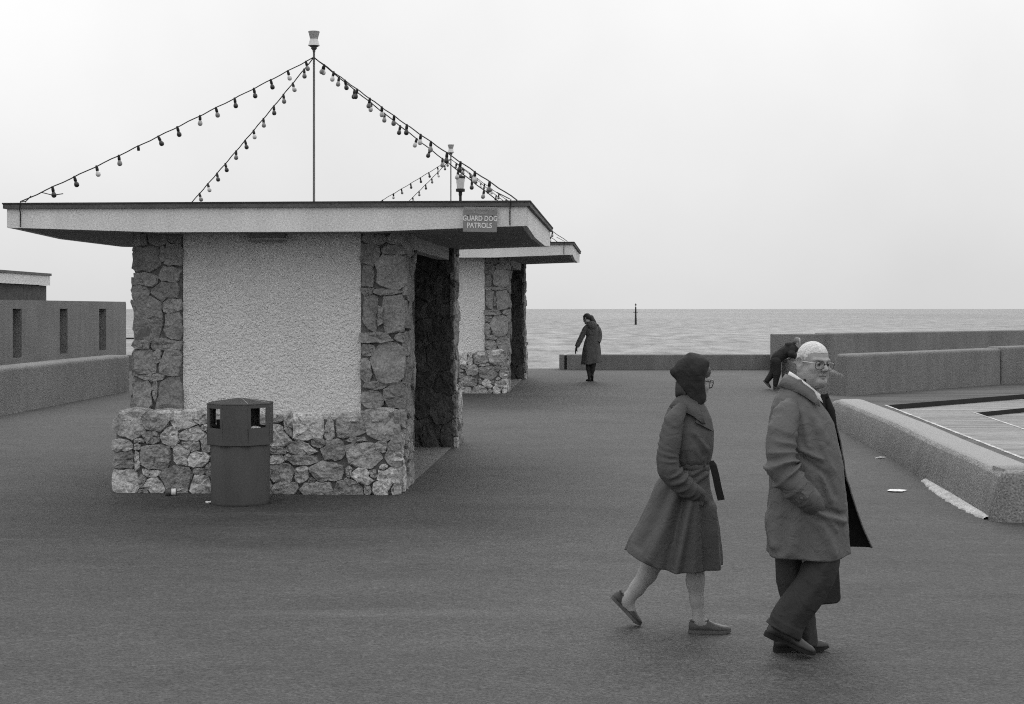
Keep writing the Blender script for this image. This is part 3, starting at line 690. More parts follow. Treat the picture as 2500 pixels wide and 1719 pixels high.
def fascia(a, b):
    k = 24; V = []; F = []
    a = np.array(a); b = np.array(b); d = (b - a) / np.linalg.norm(b - a); nn = np.array([d[1], -d[0]])
    for i in range(k + 1):
        p = a + (b - a) * i / k; q = p - nn * 0.05; z = zsof(p[0], p[1]) - 0.004
        V += [(p[0], p[1], z), (p[0], p[1], ZT - 0.048), (q[0], q[1], ZT - 0.052), (q[0], q[1], z)]
    for i in range(k):
        for j in range(4): F.append((4 * i + j, 4 * i + 4 + j, 4 * i + 4 + (j + 1) % 4, 4 * i + (j + 1) % 4))
    F += [(0, 1, 2, 3), (4 * k + 3, 4 * k + 2, 4 * k + 1, 4 * k)]
    o = mesh_obj('fascia', V, F, MT['fascia'], roof); fixn(o)
    # metal edge strip, proud of the fascia
    m_ = MB(); A = a - d * 0.028 ; B_ = b + d * 0.028 
    poly = [tuple(A + nn * 0.03), tuple(B_ + nn * 0.03), tuple(B_ - nn * 0.06), tuple(A - nn * 0.06)]
    return poly
edges = [((RU0, RV0), (RU1, RV0)), ((RU1, RV0 + .002), (RU1, RV1 - .002)), ((RU1, RV1), (RU0, RV1)), ((RU0, RV1 - .002), (RU0, RV0 + .002))]
for a, b in edges: fascia(a, b)
def strip(x0, y0, x1, y1, z0, z1, nseg, horizontal):
    m_ = MB()
    for i in range(nseg):
        if horizontal: m_.box((x0 + (x1 - x0) * i / nseg + 0.0015, y0, z0 + 0.0015 * (i % 3)), (x0 + (x1 - x0) * (i + 1) / nseg - 0.0015, y1, z1 - 0.001 * (i % 2)))
        else: m_.box((x0, y0 + (y1 - y0) * i / nseg + 0.0015, z0 + 0.0015 * (i % 3)), (x1, y0 + (y1 - y0) * (i + 1) / nseg - 0.0015, z1 - 0.001 * (i % 2)))
    o = m_.obj('edge_strip', MT['cap'], roof); return o
e = 0.03
strip(RU0 - e, RV0 - e, RU1 + e, RV0 + 0.05, ZT - 0.05, ZT - 0.008, 3, True)
strip(RU0 - e, RV1 - 0.05, RU1 + e, RV1 + e, ZT - 0.05, ZT - 0.008, 3, True)
strip(RU0 - e, RV0 + 0.052, RU0 + 0.05, RV1 - 0.052, ZT - 0.05, ZT - 0.008, 3, False)
strip(RU1 - 0.05, RV0 + 0.052, RU1 + e, RV1 - 0.052, ZT - 0.05, ZT - 0.008, 3, False)
m_ = MB(); z0, z1 = ZT - 0.009, ZT + 0.006
m_.box((RU0 - e - .006, RV0 - e - .006, z0), (RU1 + e + .006, RV0 + .06, z1)); m_.box((RU0 - e - .006, RV1 - .06, z0), (RU1 + e + .006, RV1 + e + .006, z1))
m_.box((RU0 - e - .006, RV0 + .0605, z0), (RU0 + .06, RV1 - .0605, z1)); m_.box((RU1 - .06, RV0 + .0605, z0), (RU1 + e + .006, RV1 - .0605, z1))
m_.obj('felt_lip', MT['felt'], roof)

KOFF = np.array([kv[0] * 14.3, kv[1] * 14.3, 14.3 * kv[1] * SLOPE])
def copy_tree(o, parent=None, skip=None):
    c = o.copy(); COL.objects.link(c)
    if parent: c.parent = parent; c.matrix_parent_inverse = o.matrix_parent_inverse
    for ch in list(o.children):
        if skip and skip(ch): continue
        copy_tree(ch, c, skip)
    return c
def hidden_at_far(o):
    return o.name.startswith('stone') and len(o.data.vertices) and o.data.vertices[0].co.x < -1.6
k2 = copy_tree(kiosk, None, hidden_at_far)
k2.location = tuple(np.array(KO) + KOFF)
tag(k2, 'farther identical stone kiosk half hidden behind the near one', 'kiosk')

# ------------------------------------------------------------------ mast and festoon lights
def kw(p, off=0):                                       # kiosk local -> world
    c, s = math.cos(TH), math.sin(TH)
    w_ = np.array([KO[0] + p[0] * c + p[1] * s, KO[1] - p[0] * s + p[1] * c, KO[2] + p[2]])
    return w_ + (KOFF if off else 0)
MU, MV = -1.29, 2.4
mw = kw((MU, MV, ZT - 0.03))
def pz(py, y): return CAM_Z - (py - 754.0) / FPX * y
def make_mast():
    root = empty('mast', mw, -TH)
    y = mw[1]; k = y / FPX; z = lambda py: pz(py, y) - mw[2]
    mb = MB(); mb.add(*lathe([(0.045, 0.0), (0.045, 0.02), (0.0135, 0.022), (0.0125, z(127))], 12)); mb.obj('pole', MT['pole'], root, True)
    fy = lambda yy: z(60 + yy / 8.867); rr = lambda wd: wd / 8.867 * k / 2
    fin = [(rr(50), fy(600)), (rr(66), fy(570)), (rr(60), fy(556)), (rr(125), fy(525)), (rr(132), fy(515)), (rr(112), fy(500)), (rr(135), fy(492)), (rr(225), fy(464))]
    mb = MB(); mb.add(*lathe(fin, 20)); mb.obj('finial_base', MT['pole'], root)
    fin = [(rr(225), fy(464)), (rr(255), fy(458)), (rr(245), fy(448)), (rr(200), fy(380)), (rr(172), fy(318))]
    mb = MB(); mb.add(*lathe(fin, 20)); mb.obj('finial_cup', MT['white'], root)
    fin = [(rr(168), fy(317)), (rr(190), fy(270)), (rr(235), fy(180)), (rr(252), fy(160)), (rr(240), fy(149)), (rr(60), fy(140)), (0.001, fy(138))]
    mb = MB(); mb.add(*lathe(fin, 20)); mb.obj('finial_top', mat('ribbed_finial', 0.36, 0.6, 0.3, 0.3, 40, 0.4, 90, 0.6, 0.01, 60), root)
    return root
mast = make_mast(); tag(mast, 'thin light mast with a cup finial rising from the near kiosk roof', 'mast', 'light masts on the kiosk roofs')
mast2 = copy_tree(mast); mast2.location = tuple(np.array(mw) + KOFF); tag(mast2, 'smaller looking mast with a cup finial on the far kiosk roof', 'mast')
hub = np.array([MU, MV, pz(140, mw[1]) - KO[2]])
# bulb and holder meshes, hanging from the origin downwards
hm = MB(); hm.add(*lathe([(0.008, 0.010), (0.0125, 0.0), (0.0135, -0.014), (0.0155, -0.020), (0.0155, -0.044), (0.012, -0.047)], 10))
hm_me = hm.obj('lamp_holder', MT['dark'], None, True); holder_mesh = hm_me.data; bpy.data.objects.remove(hm_me)
bulb_meshes = []
for mk in ('bulb_light', 'bulb_mid', 'bulb_dark'):
    bm_ = MB(); bm_.add(*lathe([(0.0115, -0.040), (0.012, -0.047), (0.0175, -0.056), (0.0235, -0.068), (0.0255, -0.080), (0.0235, -0.092), (0.016, -0.102), (0.005, -0.106)], 14))
    o = bm_.obj('bulb', MT[mk], None, True); bulb_meshes.append(o.data); bpy.data.objects.remove(o)
def festoon(end, nb_, kinds, label, seed, tail=None, start=0.05, stop=0.97, sag=0.05, tilt=0.5):
    rs = np.random.default_rng(seed)
    root = empty('festoon_string', kw(hub), -TH)
    a = np.zeros(3); b = np.array(end) - hub; L = np.linalg.norm(b)
    def pos(t): return a + (b - a) * t + np.array([0, 0, -sag * 4 * t * (1 - t) * 0.5])
    pts = [pos(t) + np.array([0, 0, 0.004 * math.sin(t * 70 + seed)]) for t in np.linspace(0, 1, 40)]
    mb = MB(); mb.tube(pts, 0.0062, 6)
    if tail:
        for tl in tail: mb.tube([np.array(p) - hub for p in tl], 0.005, 6)
    mb.obj('cable', MT['cable'], root)
    d = b / L
    perp = np.array([0, 0, -1.0]) - d * np.dot([0, 0, -1.0], d); perp /= np.linalg.norm(perp)
    for i in range(nb_):
        t = start + (stop - start) * i / (nb_ - 1) + rs.normal(0, 0.004)
        p = pos(t)
        dr = np.array([0, 0, -1.0]) * (1 - tilt) + perp * tilt + rs.normal(0, 0.10, 3); dr /= np.linalg.norm(dr)
        q = Vector(-dr).to_track_quat('Z', 'Y')
        h = bpy.data.objects.new('lamp_holder', holder_mesh); COL.objects.link(h); h.parent = root
        h.location = tuple(p); h.rotation_mode = 'QUATERNION'; h.rotation_quaternion = q
        kd = kinds[i % len(kinds)]
        if kd == '-': continue
        bo = bpy.data.objects.new('bulb', bulb_meshes['lmd'.index(kd)]); COL.objects.link(bo); bo.parent = h
    return tag(root, label, 'string lights', 'festoon strings from mast to roof corners')
ins = 0.16
FL = (RU0 + 0.10, RV0 + 0.08, ZT + 0.02); FR = (RU1 - 0.10, RV0 + 0.10, ZT + 0.02); BL = (RU0 + 0.22, RV1 - 0.2, ZT + 0.02); BR = (RU1 - 0.22, RV1 - 0.2, ZT + 0.02)
def wire(u_):  # tie wire over the edge and down the fascia
    return [(u_, RV0 + 0.12, ZT + 0.03), (u_ + 0.01, RV0 - 0.034, ZT + 0.012), (u_ + 0.004, RV0 - 0.036, ZT - 0.06), (u_, RV0 - 0.008, ZT - 0.09), (u_, RV0 - 0.008, ZT - 0.225)]
stubs = [[(RU0 + 0.30, RV0 + 0.09, ZT + 0.115), (RU0 + 0.42, RV0 + 0.09, ZT + 0.085), (RU0 + 0.52, RV0 + 0.09, ZT + 0.1)], wire(RU0 + 0.135), [(RU0 + 0.2, RV0 + 0.1, ZT + 0.08), (RU0 + 0.14, RV0 + 0.1, ZT + 0.02)]]
strings = [
    festoon(FL, 14, 'mldddmldd-mlddl'.replace('-', '-'), 'long bulb string from the near mast to the front left roof corner', 1, stubs, 0.03, 0.90),
    festoon(BL, 15, 'mlmdmldmddlmdld', 'steep bulb string from the near mast down to the back left of the roof', 2, None, 0.06, 0.97),
    festoon(FR, 14, 'mlddmlmdlmddlm', 'bulb string from the near mast to the front right roof corner above the sign', 3, [wire(RU1 - 0.16), [(RU1 - 0.30, RV0 + 0.2, ZT + 0.1), (RU1 - 0.17, RV0 + 0.1, ZT + 0.03)]], 0.05, 0.88),
    festoon(BR, 15, 'lmdlmdldmldmldd', 'bulb string from the near mast to the back right roof corner', 4, None, 0.045, 0.96, tilt=0.3),
]
lab2 = ['small distant bulb string falling left to the front of the far kiosk roof', 'small distant bulb string falling to the back left of the far kiosk roof',
        'small distant bulb string falling right to the front of the far kiosk roof', 'small distant bulb string falling to the back right of the far kiosk roof']
for s_, lb in zip(strings, lab2):
    c = copy_tree(s_); c.location = tuple(np.array(s_.location) + KOFF); tag(c, lb)

# ------------------------------------------------------------------ sign and small lamps on the kiosk
def text_mesh(name, s, size, m, parent, loc, sx=1.0, bold=0.0):
    cu = bpy.data.curves.new(name, 'FONT'); cu.body = s; cu.size = size; cu.align_x = 'CENTER'; cu.align_y = 'CENTER'
    cu.extrude = 0.0012; cu.offset = bold; cu.resolution_u = 3
    t_ = bpy.data.objects.new('tmp', cu); COL.objects.link(t_)
    dg = bpy.context.evaluated_depsgraph_get(); me = bpy.data.meshes.new_from_object(t_.evaluated_get(dg))
    bpy.data.objects.remove(t_); me.materials.clear(); me.materials.append(m); me.name = name
    o = bpy.data.objects.new(name, me); COL.objects.link(o); o.parent = parent
    o.location = loc; o.rotation_euler = (R(90), 0, 0); o.scale = (sx, 1, 1)
    return o
su, sz = kloc(1172, 536, RV0 - 0.045)
sgn = empty('warning_sign', kw((su, RV0 - 0.045, sz)), -TH); sgn.rotation_euler = (0, R(1.2), -TH)
tag(sgn, 'grey guard dog patrols sign fixed to the near kiosk roof edge', 'sign')
mb = MB(); mb.box((-0.159, 0.0, -0.118), (0.159, 0.012, 0.118)); bevel(mb.obj('plate', MT['sign'], sgn), 0.002, 1)
text_mesh('lettering', 'Delwyn Security Ltd', 0.034, MT['sign_faint'], sgn, (0, -0.0015, 0.098), 1.0)
text_mesh('lettering', 'Rhuddlan', 0.034, MT['sign_faint'], sgn, (0, -0.0015, 0.062), 1.0)
text_mesh('lettering', 'GUARD DOG', 0.068, MT['sign_text'], sgn, (0, -0.0015, 0.008), 0.80, 0.0012)
text_mesh('lettering', 'PATROLS', 0.068, MT['sign_text'], sgn, (-0.005, -0.0015, -0.058), 0.84, 0.0012)
for x in (-0.115, 0.115):
    mb = MB(); mb.add([(x + 0.007 * math.cos(a), -0.004 if q else 0.001, 0.036 + 0.007 * math.sin(a)) for q in (0, 1) for a in np.linspace(0, 6.283, 9)[:-1]], [tuple(range(8, 16))] + [(i, (i + 1) % 8, 8 + (i + 1) % 8, 8 + i) for i in range(8)])
    mb.obj('screw', MT['dark'], sgn)
lu0, lz0 = kloc(601, 585, 0.3); lu1, lz1 = kloc(698, 568, 0.3)
def soffit_lamp():
    root = empty('soffit_lamp', kw(((lu0 + lu1) / 2, 0.32, ZS)), -TH); h = (lu1 - lu0) / 2
    mb = MB(); mb.box((-h, -0.05, -0.062), (h, 0.08, -0.045)); bevel(mb.obj('tray', MT['lintel'], root), 0.004)
    mb = MB(); mb.box((-h * 0.86, -0.03, -0.08), (h * 0.86, 0.06, -0.062)); bevel(mb.obj('diffuser', MT['soffit'], root), 0.008)
    mb = MB(); mb.box((-h * 0.9, -0.04, -0.0445), (h * 0.9, 0.07, 0.012)); mb.obj('housing', MT['soffit'], root)
    return root
sl = soffit_lamp(); tag(sl, 'flat lamp under the roof above the near kiosk white panel', 'lamp', 'flat lamps under the kiosk roofs')
sl2 = copy_tree(sl); sl2.location = tuple(np.array(sl.location) + KOFF); tag(sl2, 'flat lamp under the roof of the far kiosk', 'lamp')
def recess_lamp():
    root = empty('recess_lamp', kw((-0.24, 2.35, 2.47)), -TH)
    mb = MB(); mb.box((-0.05, -0.04, -0.05), (0.02, 0.04, 0.01)); mb.obj('bracket', MT['concrete_dark'], root)
    ax = [(-0.10, 0, -0.095), (0.05, 0, -0.095)]
    mb = MB(); mb.tube(ax, [0.052, 0.052], 14); mb.obj('body', MT['lintel'], root)
    mb = MB(); mb.tube([(0.051, 0, -0.095), (0.075, 0, -0.095), (0.085, 0, -0.095)], [0.047, 0.044, 0.025], 14); mb.obj('lens', MT['white'], root, True)
    return root
rl = recess_lamp(); tag(rl, 'small round lamp hanging in the dark side recess of the near kiosk', 'lamp', 'round lamps in the kiosk recesses')
rl2 = copy_tree(rl); rl2.location = tuple(np.array(rl.location) + KOFF); tag(rl2, 'small round lamp in the side recess of the far kiosk', 'lamp')

# ------------------------------------------------------------------ litter bin
bc = gpt(587, 1228)
lb_ = empty('litter_bin', bc); tag(lb_, 'grey octagonal topped litter bin in front of the kiosk base wall', 'bin')
kb = bc[1] / FPX; rb = 72.5 * kb
zj = (1233 - 1087) * kb; ztop = (1229 - 986) * kb; zap = (1229 - 973) * kb
mb = MB(); mb.add(*lathe([(rb * 0.97, -0.02), (rb * 0.975, 0.02), (rb * 0.99, zj - 0.005), (rb * 0.95, zj + 0.03)], 40)); mb.obj('drum', MT['bin'], lb_, True)
for p in lb_.children[0].data.polygons: p.use_smooth = len(p.vertices) == 4
ro = 75.5 * kb / math.cos(math.pi / 8); th = 0.016
def octv(r, z, k): a = math.pi / 8 + math.pi / 4 * k - math.pi / 2; return (r * math.cos(a), r * math.sin(a), z)
wz0, wz1 = (1229 - 1043) * kb, (1229 - 994) * kb
mb = MB()
for k in range(8):
    a0 = np.array(octv(ro, 0, k)); a1 = np.array(octv(ro, 0, k + 1)); i0 = np.array(octv(ro - th, 0, k)); i1 = np.array(octv(ro - th, 0, k + 1))
    op = k in (0, 2, 4, 6)
    def P(A, B, s, z): q = A + (B - A) * s; return (q[0], q[1], z)
    segs = [(0, 1, zj - 0.006, ztop)] if not op else [(0, 1, zj - 0.006, wz0), (0, 1, wz1, ztop), (0, 0.14, wz0, wz1), (0.86, 1, wz0, wz1)]
    for s0, s1, z0, z1 in segs:
        v = [P(a0, a1, s0, z0), P(a0, a1, s1, z0), P(i0, i1, s1, z0), P(i0, i1, s0, z0), P(a0, a1, s0, z1), P(a0, a1, s1, z1), P(i0, i1, s1, z1), P(i0, i1, s0, z1)]
        mb.add(v, [(0, 3, 2, 1), (4, 5, 6, 7), (0, 1, 5, 4), (1, 2, 6, 5), (2, 3, 7, 6), (3, 0, 4, 7)])
hood = mb.obj('hood', MT['bin'], lb_)
bm = bmesh.new(); bm.from_mesh(hood.data); bmesh.ops.remove_doubles(bm, verts=bm.verts, dist=0.0005)
seen = {}
for f_ in bm.faces: seen.setdefault(tuple(sorted(v_.index for v_ in f_.verts)), []).append(f_)
bmesh.ops.delete(bm, geom=[f_ for l in seen.values() if len(l) > 1 for f_ in l], context='FACES_ONLY'); bm.to_mesh(hood.data); bm.free()
bevel(hood, 0.006, 2, 30)
v = [octv(ro + 0.004, ztop, k) for k in range(8)] + [octv(ro + 0.001, ztop + 0.012, k) for k in range(8)] + [octv(0.05, zap, k) for k in range(8)] + [octv(ro - 0.01, ztop - 0.004, k) for k in range(8)]
f = [(k, (k + 1) % 8, 8 + (k + 1) % 8, 8 + k) for k in range(8)] + [(8 + k, 8 + (k + 1) % 8, 16 + (k + 1) % 8, 16 + k) for k in range(8)] + [tuple(range(16, 24)), tuple(range(31, 23, -1))] + [(24 + k, 24 + (k + 1) % 8, (k + 1) % 8, k) for k in range(8)]
lid = mesh_obj('lid', v, f, MT['bin'], lb_); bevel(lid, 0.004, 2, 12)
mb = MB()
for k in (0, 1):
    a_ = np.array(octv(ro, ztop + 0.013, k)); b_ = np.array(octv(0.05, zap + 0.001, k)); mb.tube([a_, a_ + (b_ - a_) * 0.5, b_], 0.0035, 6)
mb.obj('ridge', MT['bin_rim'], lid)
mb = MB(); mb.add(*lathe([(rb * 0.8, zj + 0.02), (rb * 0.8, zj + 0.02 + 0.001)], 16)); mb.obj('liner', MT['dark'], lb_)
# rubbish filling the bin up to the openings
def crumple(name, c, s, seed, m, parent=None, flat=0.7, n=10):
    rs = np.random.default_rng(seed); V = []; F = []
    lat, lon = 6, 9
    for i in range(lat + 1):
        for j in range(lon):
            a = math.pi * i / lat; b = 2 * math.pi * j / lon
            r_ = 1 + rs.uniform(-0.32, 0.25)
            V.append((c[0] + s[0] * r_ * math.sin(a) * math.cos(b), c[1] + s[1] * r_ * math.sin(a) * math.sin(b), c[2] + s[2] * (1 + r_ * math.cos(a)) * flat))
    for i in range(lat):
        for j in range(lon): F.append((i * lon + j, (i + 1) * lon + j, (i + 1) * lon + (j + 1) % lon, i * lon + (j + 1) % lon))
    return mesh_obj(name, V, F, m, parent)
def top(o, label, cat, group=None): return tag(o, label, cat, group, 'thing')
r1 = crumple('paper_wrapper', (0, 0, 0), (0.06, 0.06, 0.05), 3, MT['paper']); r1.location = (bc[0] + 0.155, bc[1] - 0.10, bc[2] + wz0 - 0.055); top(r1, 'pale crumpled wrapper showing in the right opening of the bin', 'litter')
r2 = MB().box((-0.07, -0.05, -0.2), (0.07, 0.05, 0.0)).obj('dark_carton', MT['bag'])
r2.location = (bc[0] - 0.13, bc[1] - 0.06, bc[2] + wz0 + 0.075); r2.rotation_euler = (0, R(-4), R(30)); bevel(r2, 0.004); top(r2, 'dark carton showing in the left opening of the bin', 'litter')
# litter on the ground
cp = gpt(418, 1210)
can = empty('drink_can', (cp[0], cp[1], cp[2] + 0.033), R(20)); tag(can, 'crushed drink can lying at the foot of the stone base wall', 'can')
mb = MB(); mb.tube([(-0.055, 0, 0), (-0.05, 0, 0), (0.0, 0.004, 0.002), (0.045, 0, 0), (0.05, 0, 0)], [0.026, 0.032, 0.029, 0.033, 0.028], 14); mb.obj('body', MT['pole'], can, True)
mb = MB(); mb.tube([(0.0, 0.004, 0.002), (0.04, 0, 0)], [0.0305, 0.0338], 14, cap=False); mb.obj('printed_band', MT['paper'], can, True)
def litter(px, py, s, seed, label, rz=0.0, flat=0.5):
    p = gpt(px, py); o = crumple('paper_litter', (0, 0, 0), s, seed, MT['paper'], None, flat); o.location = (p[0], p[1], p[2] + 0.001); o.rotation_euler = (0, 0, rz)
    return top(o, label, 'litter')
litter(512, 1229, (0.045, 0.03, 0.02), 5, 'small white scrap at the left foot of the litter bin', 0.4)
litter(2190, 1200, (0.085, 0.07, 0.018), 14, 'torn white paper wrapper lying on the asphalt between man and kerb wall', 0.15, 0.55)
p = gpt(2150, 1120); o = mesh_obj('paper_litter', [(-.06, 0, .004), (.0, -.02, .012), (.06, .015, .006), (.065, .03, .02), (.0, .01, .03), (-.06, .015, .01), (0, 0.0, 0.001)], [(0, 1, 4, 5), (1, 2, 3, 4), (0, 6, 1), (1, 6, 2), (0, 5, 6), (5, 4, 6), (4, 3, 6), (3, 2, 6)], MT['cement'])
o.location = p; top(o, 'thin pale scrap against the foot of the kerb wall', 'litter')

# ------------------------------------------------------------------ far things
# third pavilion at the left edge
pv = empty('pavilion', (-13.30, 46.0, G(46))); tag(pv, 'distant flat roofed pavilion with a white fascia behind the slotted wall', 'pavilion')
y = 46.0; zz = lambda py: pz(py, y) - G(y)
mb = MB(); mb.box((-4, -11.9, -0.5), (-0.10, -0.03, zz(698))); mb.obj('wall', MT['stone_shaded'], pv)
mb = MB(); mb.box((-4.1, -12, zz(697)), (0.0, 0.0, zz(674))); mb.obj('fascia', MT['roughcast'], pv)
mb = MB(); mb.box((-4.2, -12.05, zz(674) + 0.002), (0.03, 0.05, zz(668))); mb.obj('roof_edge', MT['cap'], pv)
# street lamp beyond the kiosks
Y = 52.0; x_ = (1124 - 1250) / FPX * Y; YL = 37.6
def lamp():
    YL = 37.0; X = (1124 - 1250) / FPX * YL; g = G(YL); k = YL / FPX
    root = empty('street_lamp', (X, YL, g)); z = lambda py: pz(py, YL) - g
    mb = MB(); mb.add(*lathe([(0.09, -0.1), (0.09, 0.8), (0.055, 0.85), (0.034 , 1.5), (0.032, z(478)), (0.042, z(476)), (0.042, z(469)), (11 * k, z(468)), (11 * k, z(461))], 14)); mb.obj('post', MT['dark'], root)
    mb = MB(); mb.add(*lathe([(8.2 * k, z(461)), (11 * k, z(436))], 16)); mb.obj('lantern', MT['glass_lamp'], root)
    mb = MB(); mb.add(*lathe([(11.5 * k, z(436)), (12 * k, z(434)), (11.2 * k, z(430)), (5 * k, z(428.5)), (4 * k, z(426))], 16)); mb.obj('lantern_cap', MT['dark'], root)
    return tag(root, 'black street lamp with a pale lantern above the kiosk roofs', 'street lamp')
lamp()
# beacon post in the sea
kx = 600.0 / FPX; bp_ = ((1552 - 1250) * kx, 600.0, -4.0)
rt = empty('beacon_post', bp_); tag(rt, 'dark beacon post standing alone in the sea', 'beacon')
mb = MB(); mb.add(*lathe([(0.42, -1), (0.40, 2.5), (0.33, 2.6), (0.26, 6.6), (0.10, 6.7), (0.09, 8.1)], 10)); mb.obj('post', MT['dark'], rt)
mb = MB(); mb.add(*lathe([(0.05, 7.2), (0.32, 7.3), (0.32, 7.7), (0.05, 7.8)], 10)); mb.obj('top_mark', MT['dark'], rt)
mb = MB(); mb.box((-0.9, -0.12, 4.6), (0.9, 0.12, 4.85)); mb.obj('crossbar', MT['dark'], rt)
mb = MB(); mb.box((-125, 0, -0.5), (-62, 1.6, 0.28)); g_ = mb.obj('groyne', MT['dark']); g_.location = (0, 315, -4); tag(g_, 'low dark groyne in the sea seen left of the near kiosk', 'groyne')

# ------------------------------------------------------------------ people: bodies grown from a signed distance field, clothes lofted over them
def surface_nets(F, xs, ys, zs):
    F = np.where(np.abs(F) < 1e-9, 1e-9, F)
    ins = F < 0; nx, ny, nz_ = F.shape
    X = [xs, ys, zs]
    acc = np.zeros((nx - 1, ny - 1, nz_ - 1, 3), np.float64); cnt = np.zeros((nx - 1, ny - 1, nz_ - 1), np.int32)
    def sl(d): return tuple(slice(d[a], d[a] + F.shape[a] - 1) for a in range(3))
    corners = [(i, j, k) for i in (0, 1) for j in (0, 1) for k in (0, 1)]
    for ax in range(3):
        for c in corners:
            if c[ax]: continue
            e = list(c); e[ax] = 1
            fa = F[sl(c)]; fb = F[sl(e)]; m = (fa < 0) != (fb < 0)
            if not m.any(): continue
            t = fa[m] / (fa[m] - fb[m]); I = np.nonzero(m)
            P = np.zeros((len(t), 3))
            for a in range(3):
                lo = X[a][I[a] + c[a]]
                P[:, a] = lo + (t * (X[a][I[a] + 1] - X[a][I[a]]) if a == ax else 0)
            acc[m] += P; cnt[m] += 1
    act = cnt > 0
    idx = -np.ones(act.shape, np.int64); idx[act] = np.arange(act.sum())
    V = acc[act] / cnt[act][:, None]
    faces = []
    for ax in range(3):
        b, c = (ax + 1) % 3, (ax + 2) % 3
        s0 = [slice(None)] * 3; s1 = [slice(None)] * 3
        s0[ax] = slice(0, -1); s1[ax] = slice(1, None)
        for q in (b, c): s0[q] = s1[q] = slice(1, -1)
        A = ins[tuple(s0)]; B = ins[tuple(s1)]
        I = np.array(np.nonzero(A != B)).T
        if not len(I): continue
        I[:, b] += 1; I[:, c] += 1
        fl = A[A != B]
        def cell(db, dc):
            J = I.copy(); J[:, b] += db; J[:, c] += dc; return idx[J[:, 0], J[:, 1], J[:, 2]]
        q = np.stack([cell(-1, -1), cell(0, -1), cell(0, 0), cell(-1, 0)], 1)
        q[~fl] = q[~fl][:, ::-1]
        faces.append(q)
    return V, np.concatenate(faces)
def smin(a, b, k): h = np.clip(0.5 + 0.5 * (b - a) / k, 0, 1); return b + (a - b) * h - k * h * (1 - h)
def smax(a, b, k): return -smin(-a, -b, k)
def sd_cap(P, a, b, ra, rb):
    a = np.array(a, float); b = np.array(b, float); d = b - a
    h = np.clip(((P - a) @ d) / (d @ d + 1e-12), 0, 1)
    return np.linalg.norm(P - a - h[..., None] * d, axis=-1) - (ra + (rb - ra) * h)
def sd_ell(P, c, r):
    q = (P - np.array(c, float)); r = np.array(r, float)
    k0 = np.linalg.norm(q / r, axis=-1); k1 = np.linalg.norm(q / (r * r), axis=-1) + 1e-9
    return k0 * (k0 - 1) / k1
def axis_grid(lo, hi, flo, fhi, fine, coarse):
    a = [np.arange(lo, flo, coarse)] if flo > lo else []
    a.append(np.arange(flo, fhi, fine))
    if hi > fhi: a.append(np.arange(fhi, hi + coarse, coarse))
    return np.concatenate(a)
def grow(f, xs, ys, zs):
    Px, Py, Pz = np.meshgrid(xs, ys, zs, indexing='ij')
    P = np.stack([Px, Py, Pz], -1)
    return surface_nets(f(P), xs, ys, zs)
def chain(P, D, pts, k=0.02):
    for i in range(len(pts) - 1):
        (a, ra), (b, rb) = pts[i], pts[i + 1]
        d = sd_cap(P, a, b, ra, rb); D = d if D is None else smin(D, d, k)
    return D
class Head:
    """head frame: x to the side, y forward, z up; psi = turn from facing the camera towards picture right"""
    def __init__(s, c, psi, tilt=0.0, scale=1.0, roll=0.0):
        s.c = np.array(c, float); s.s = scale
        f = np.array([math.sin(psi), -math.cos(psi), 0]); l = np.array([math.cos(psi), math.sin(psi), 0]); u = np.array([0, 0, 1.0])
        f2 = f * math.cos(tilt) + u * math.sin(tilt); u2 = u * math.cos(tilt) - f * math.sin(tilt)
        l2 = l * math.cos(roll) + u2 * math.sin(roll); u3 = u2 * math.cos(roll) - l * math.sin(roll)
        s.M = np.stack([l2, f2, u3], 0)          # rows
    def inv(s, P): return ((P - s.c) @ s.M.T) / s.s
    def fwd(s, q): return s.c + (np.array(q, float) * s.s) @ s.M
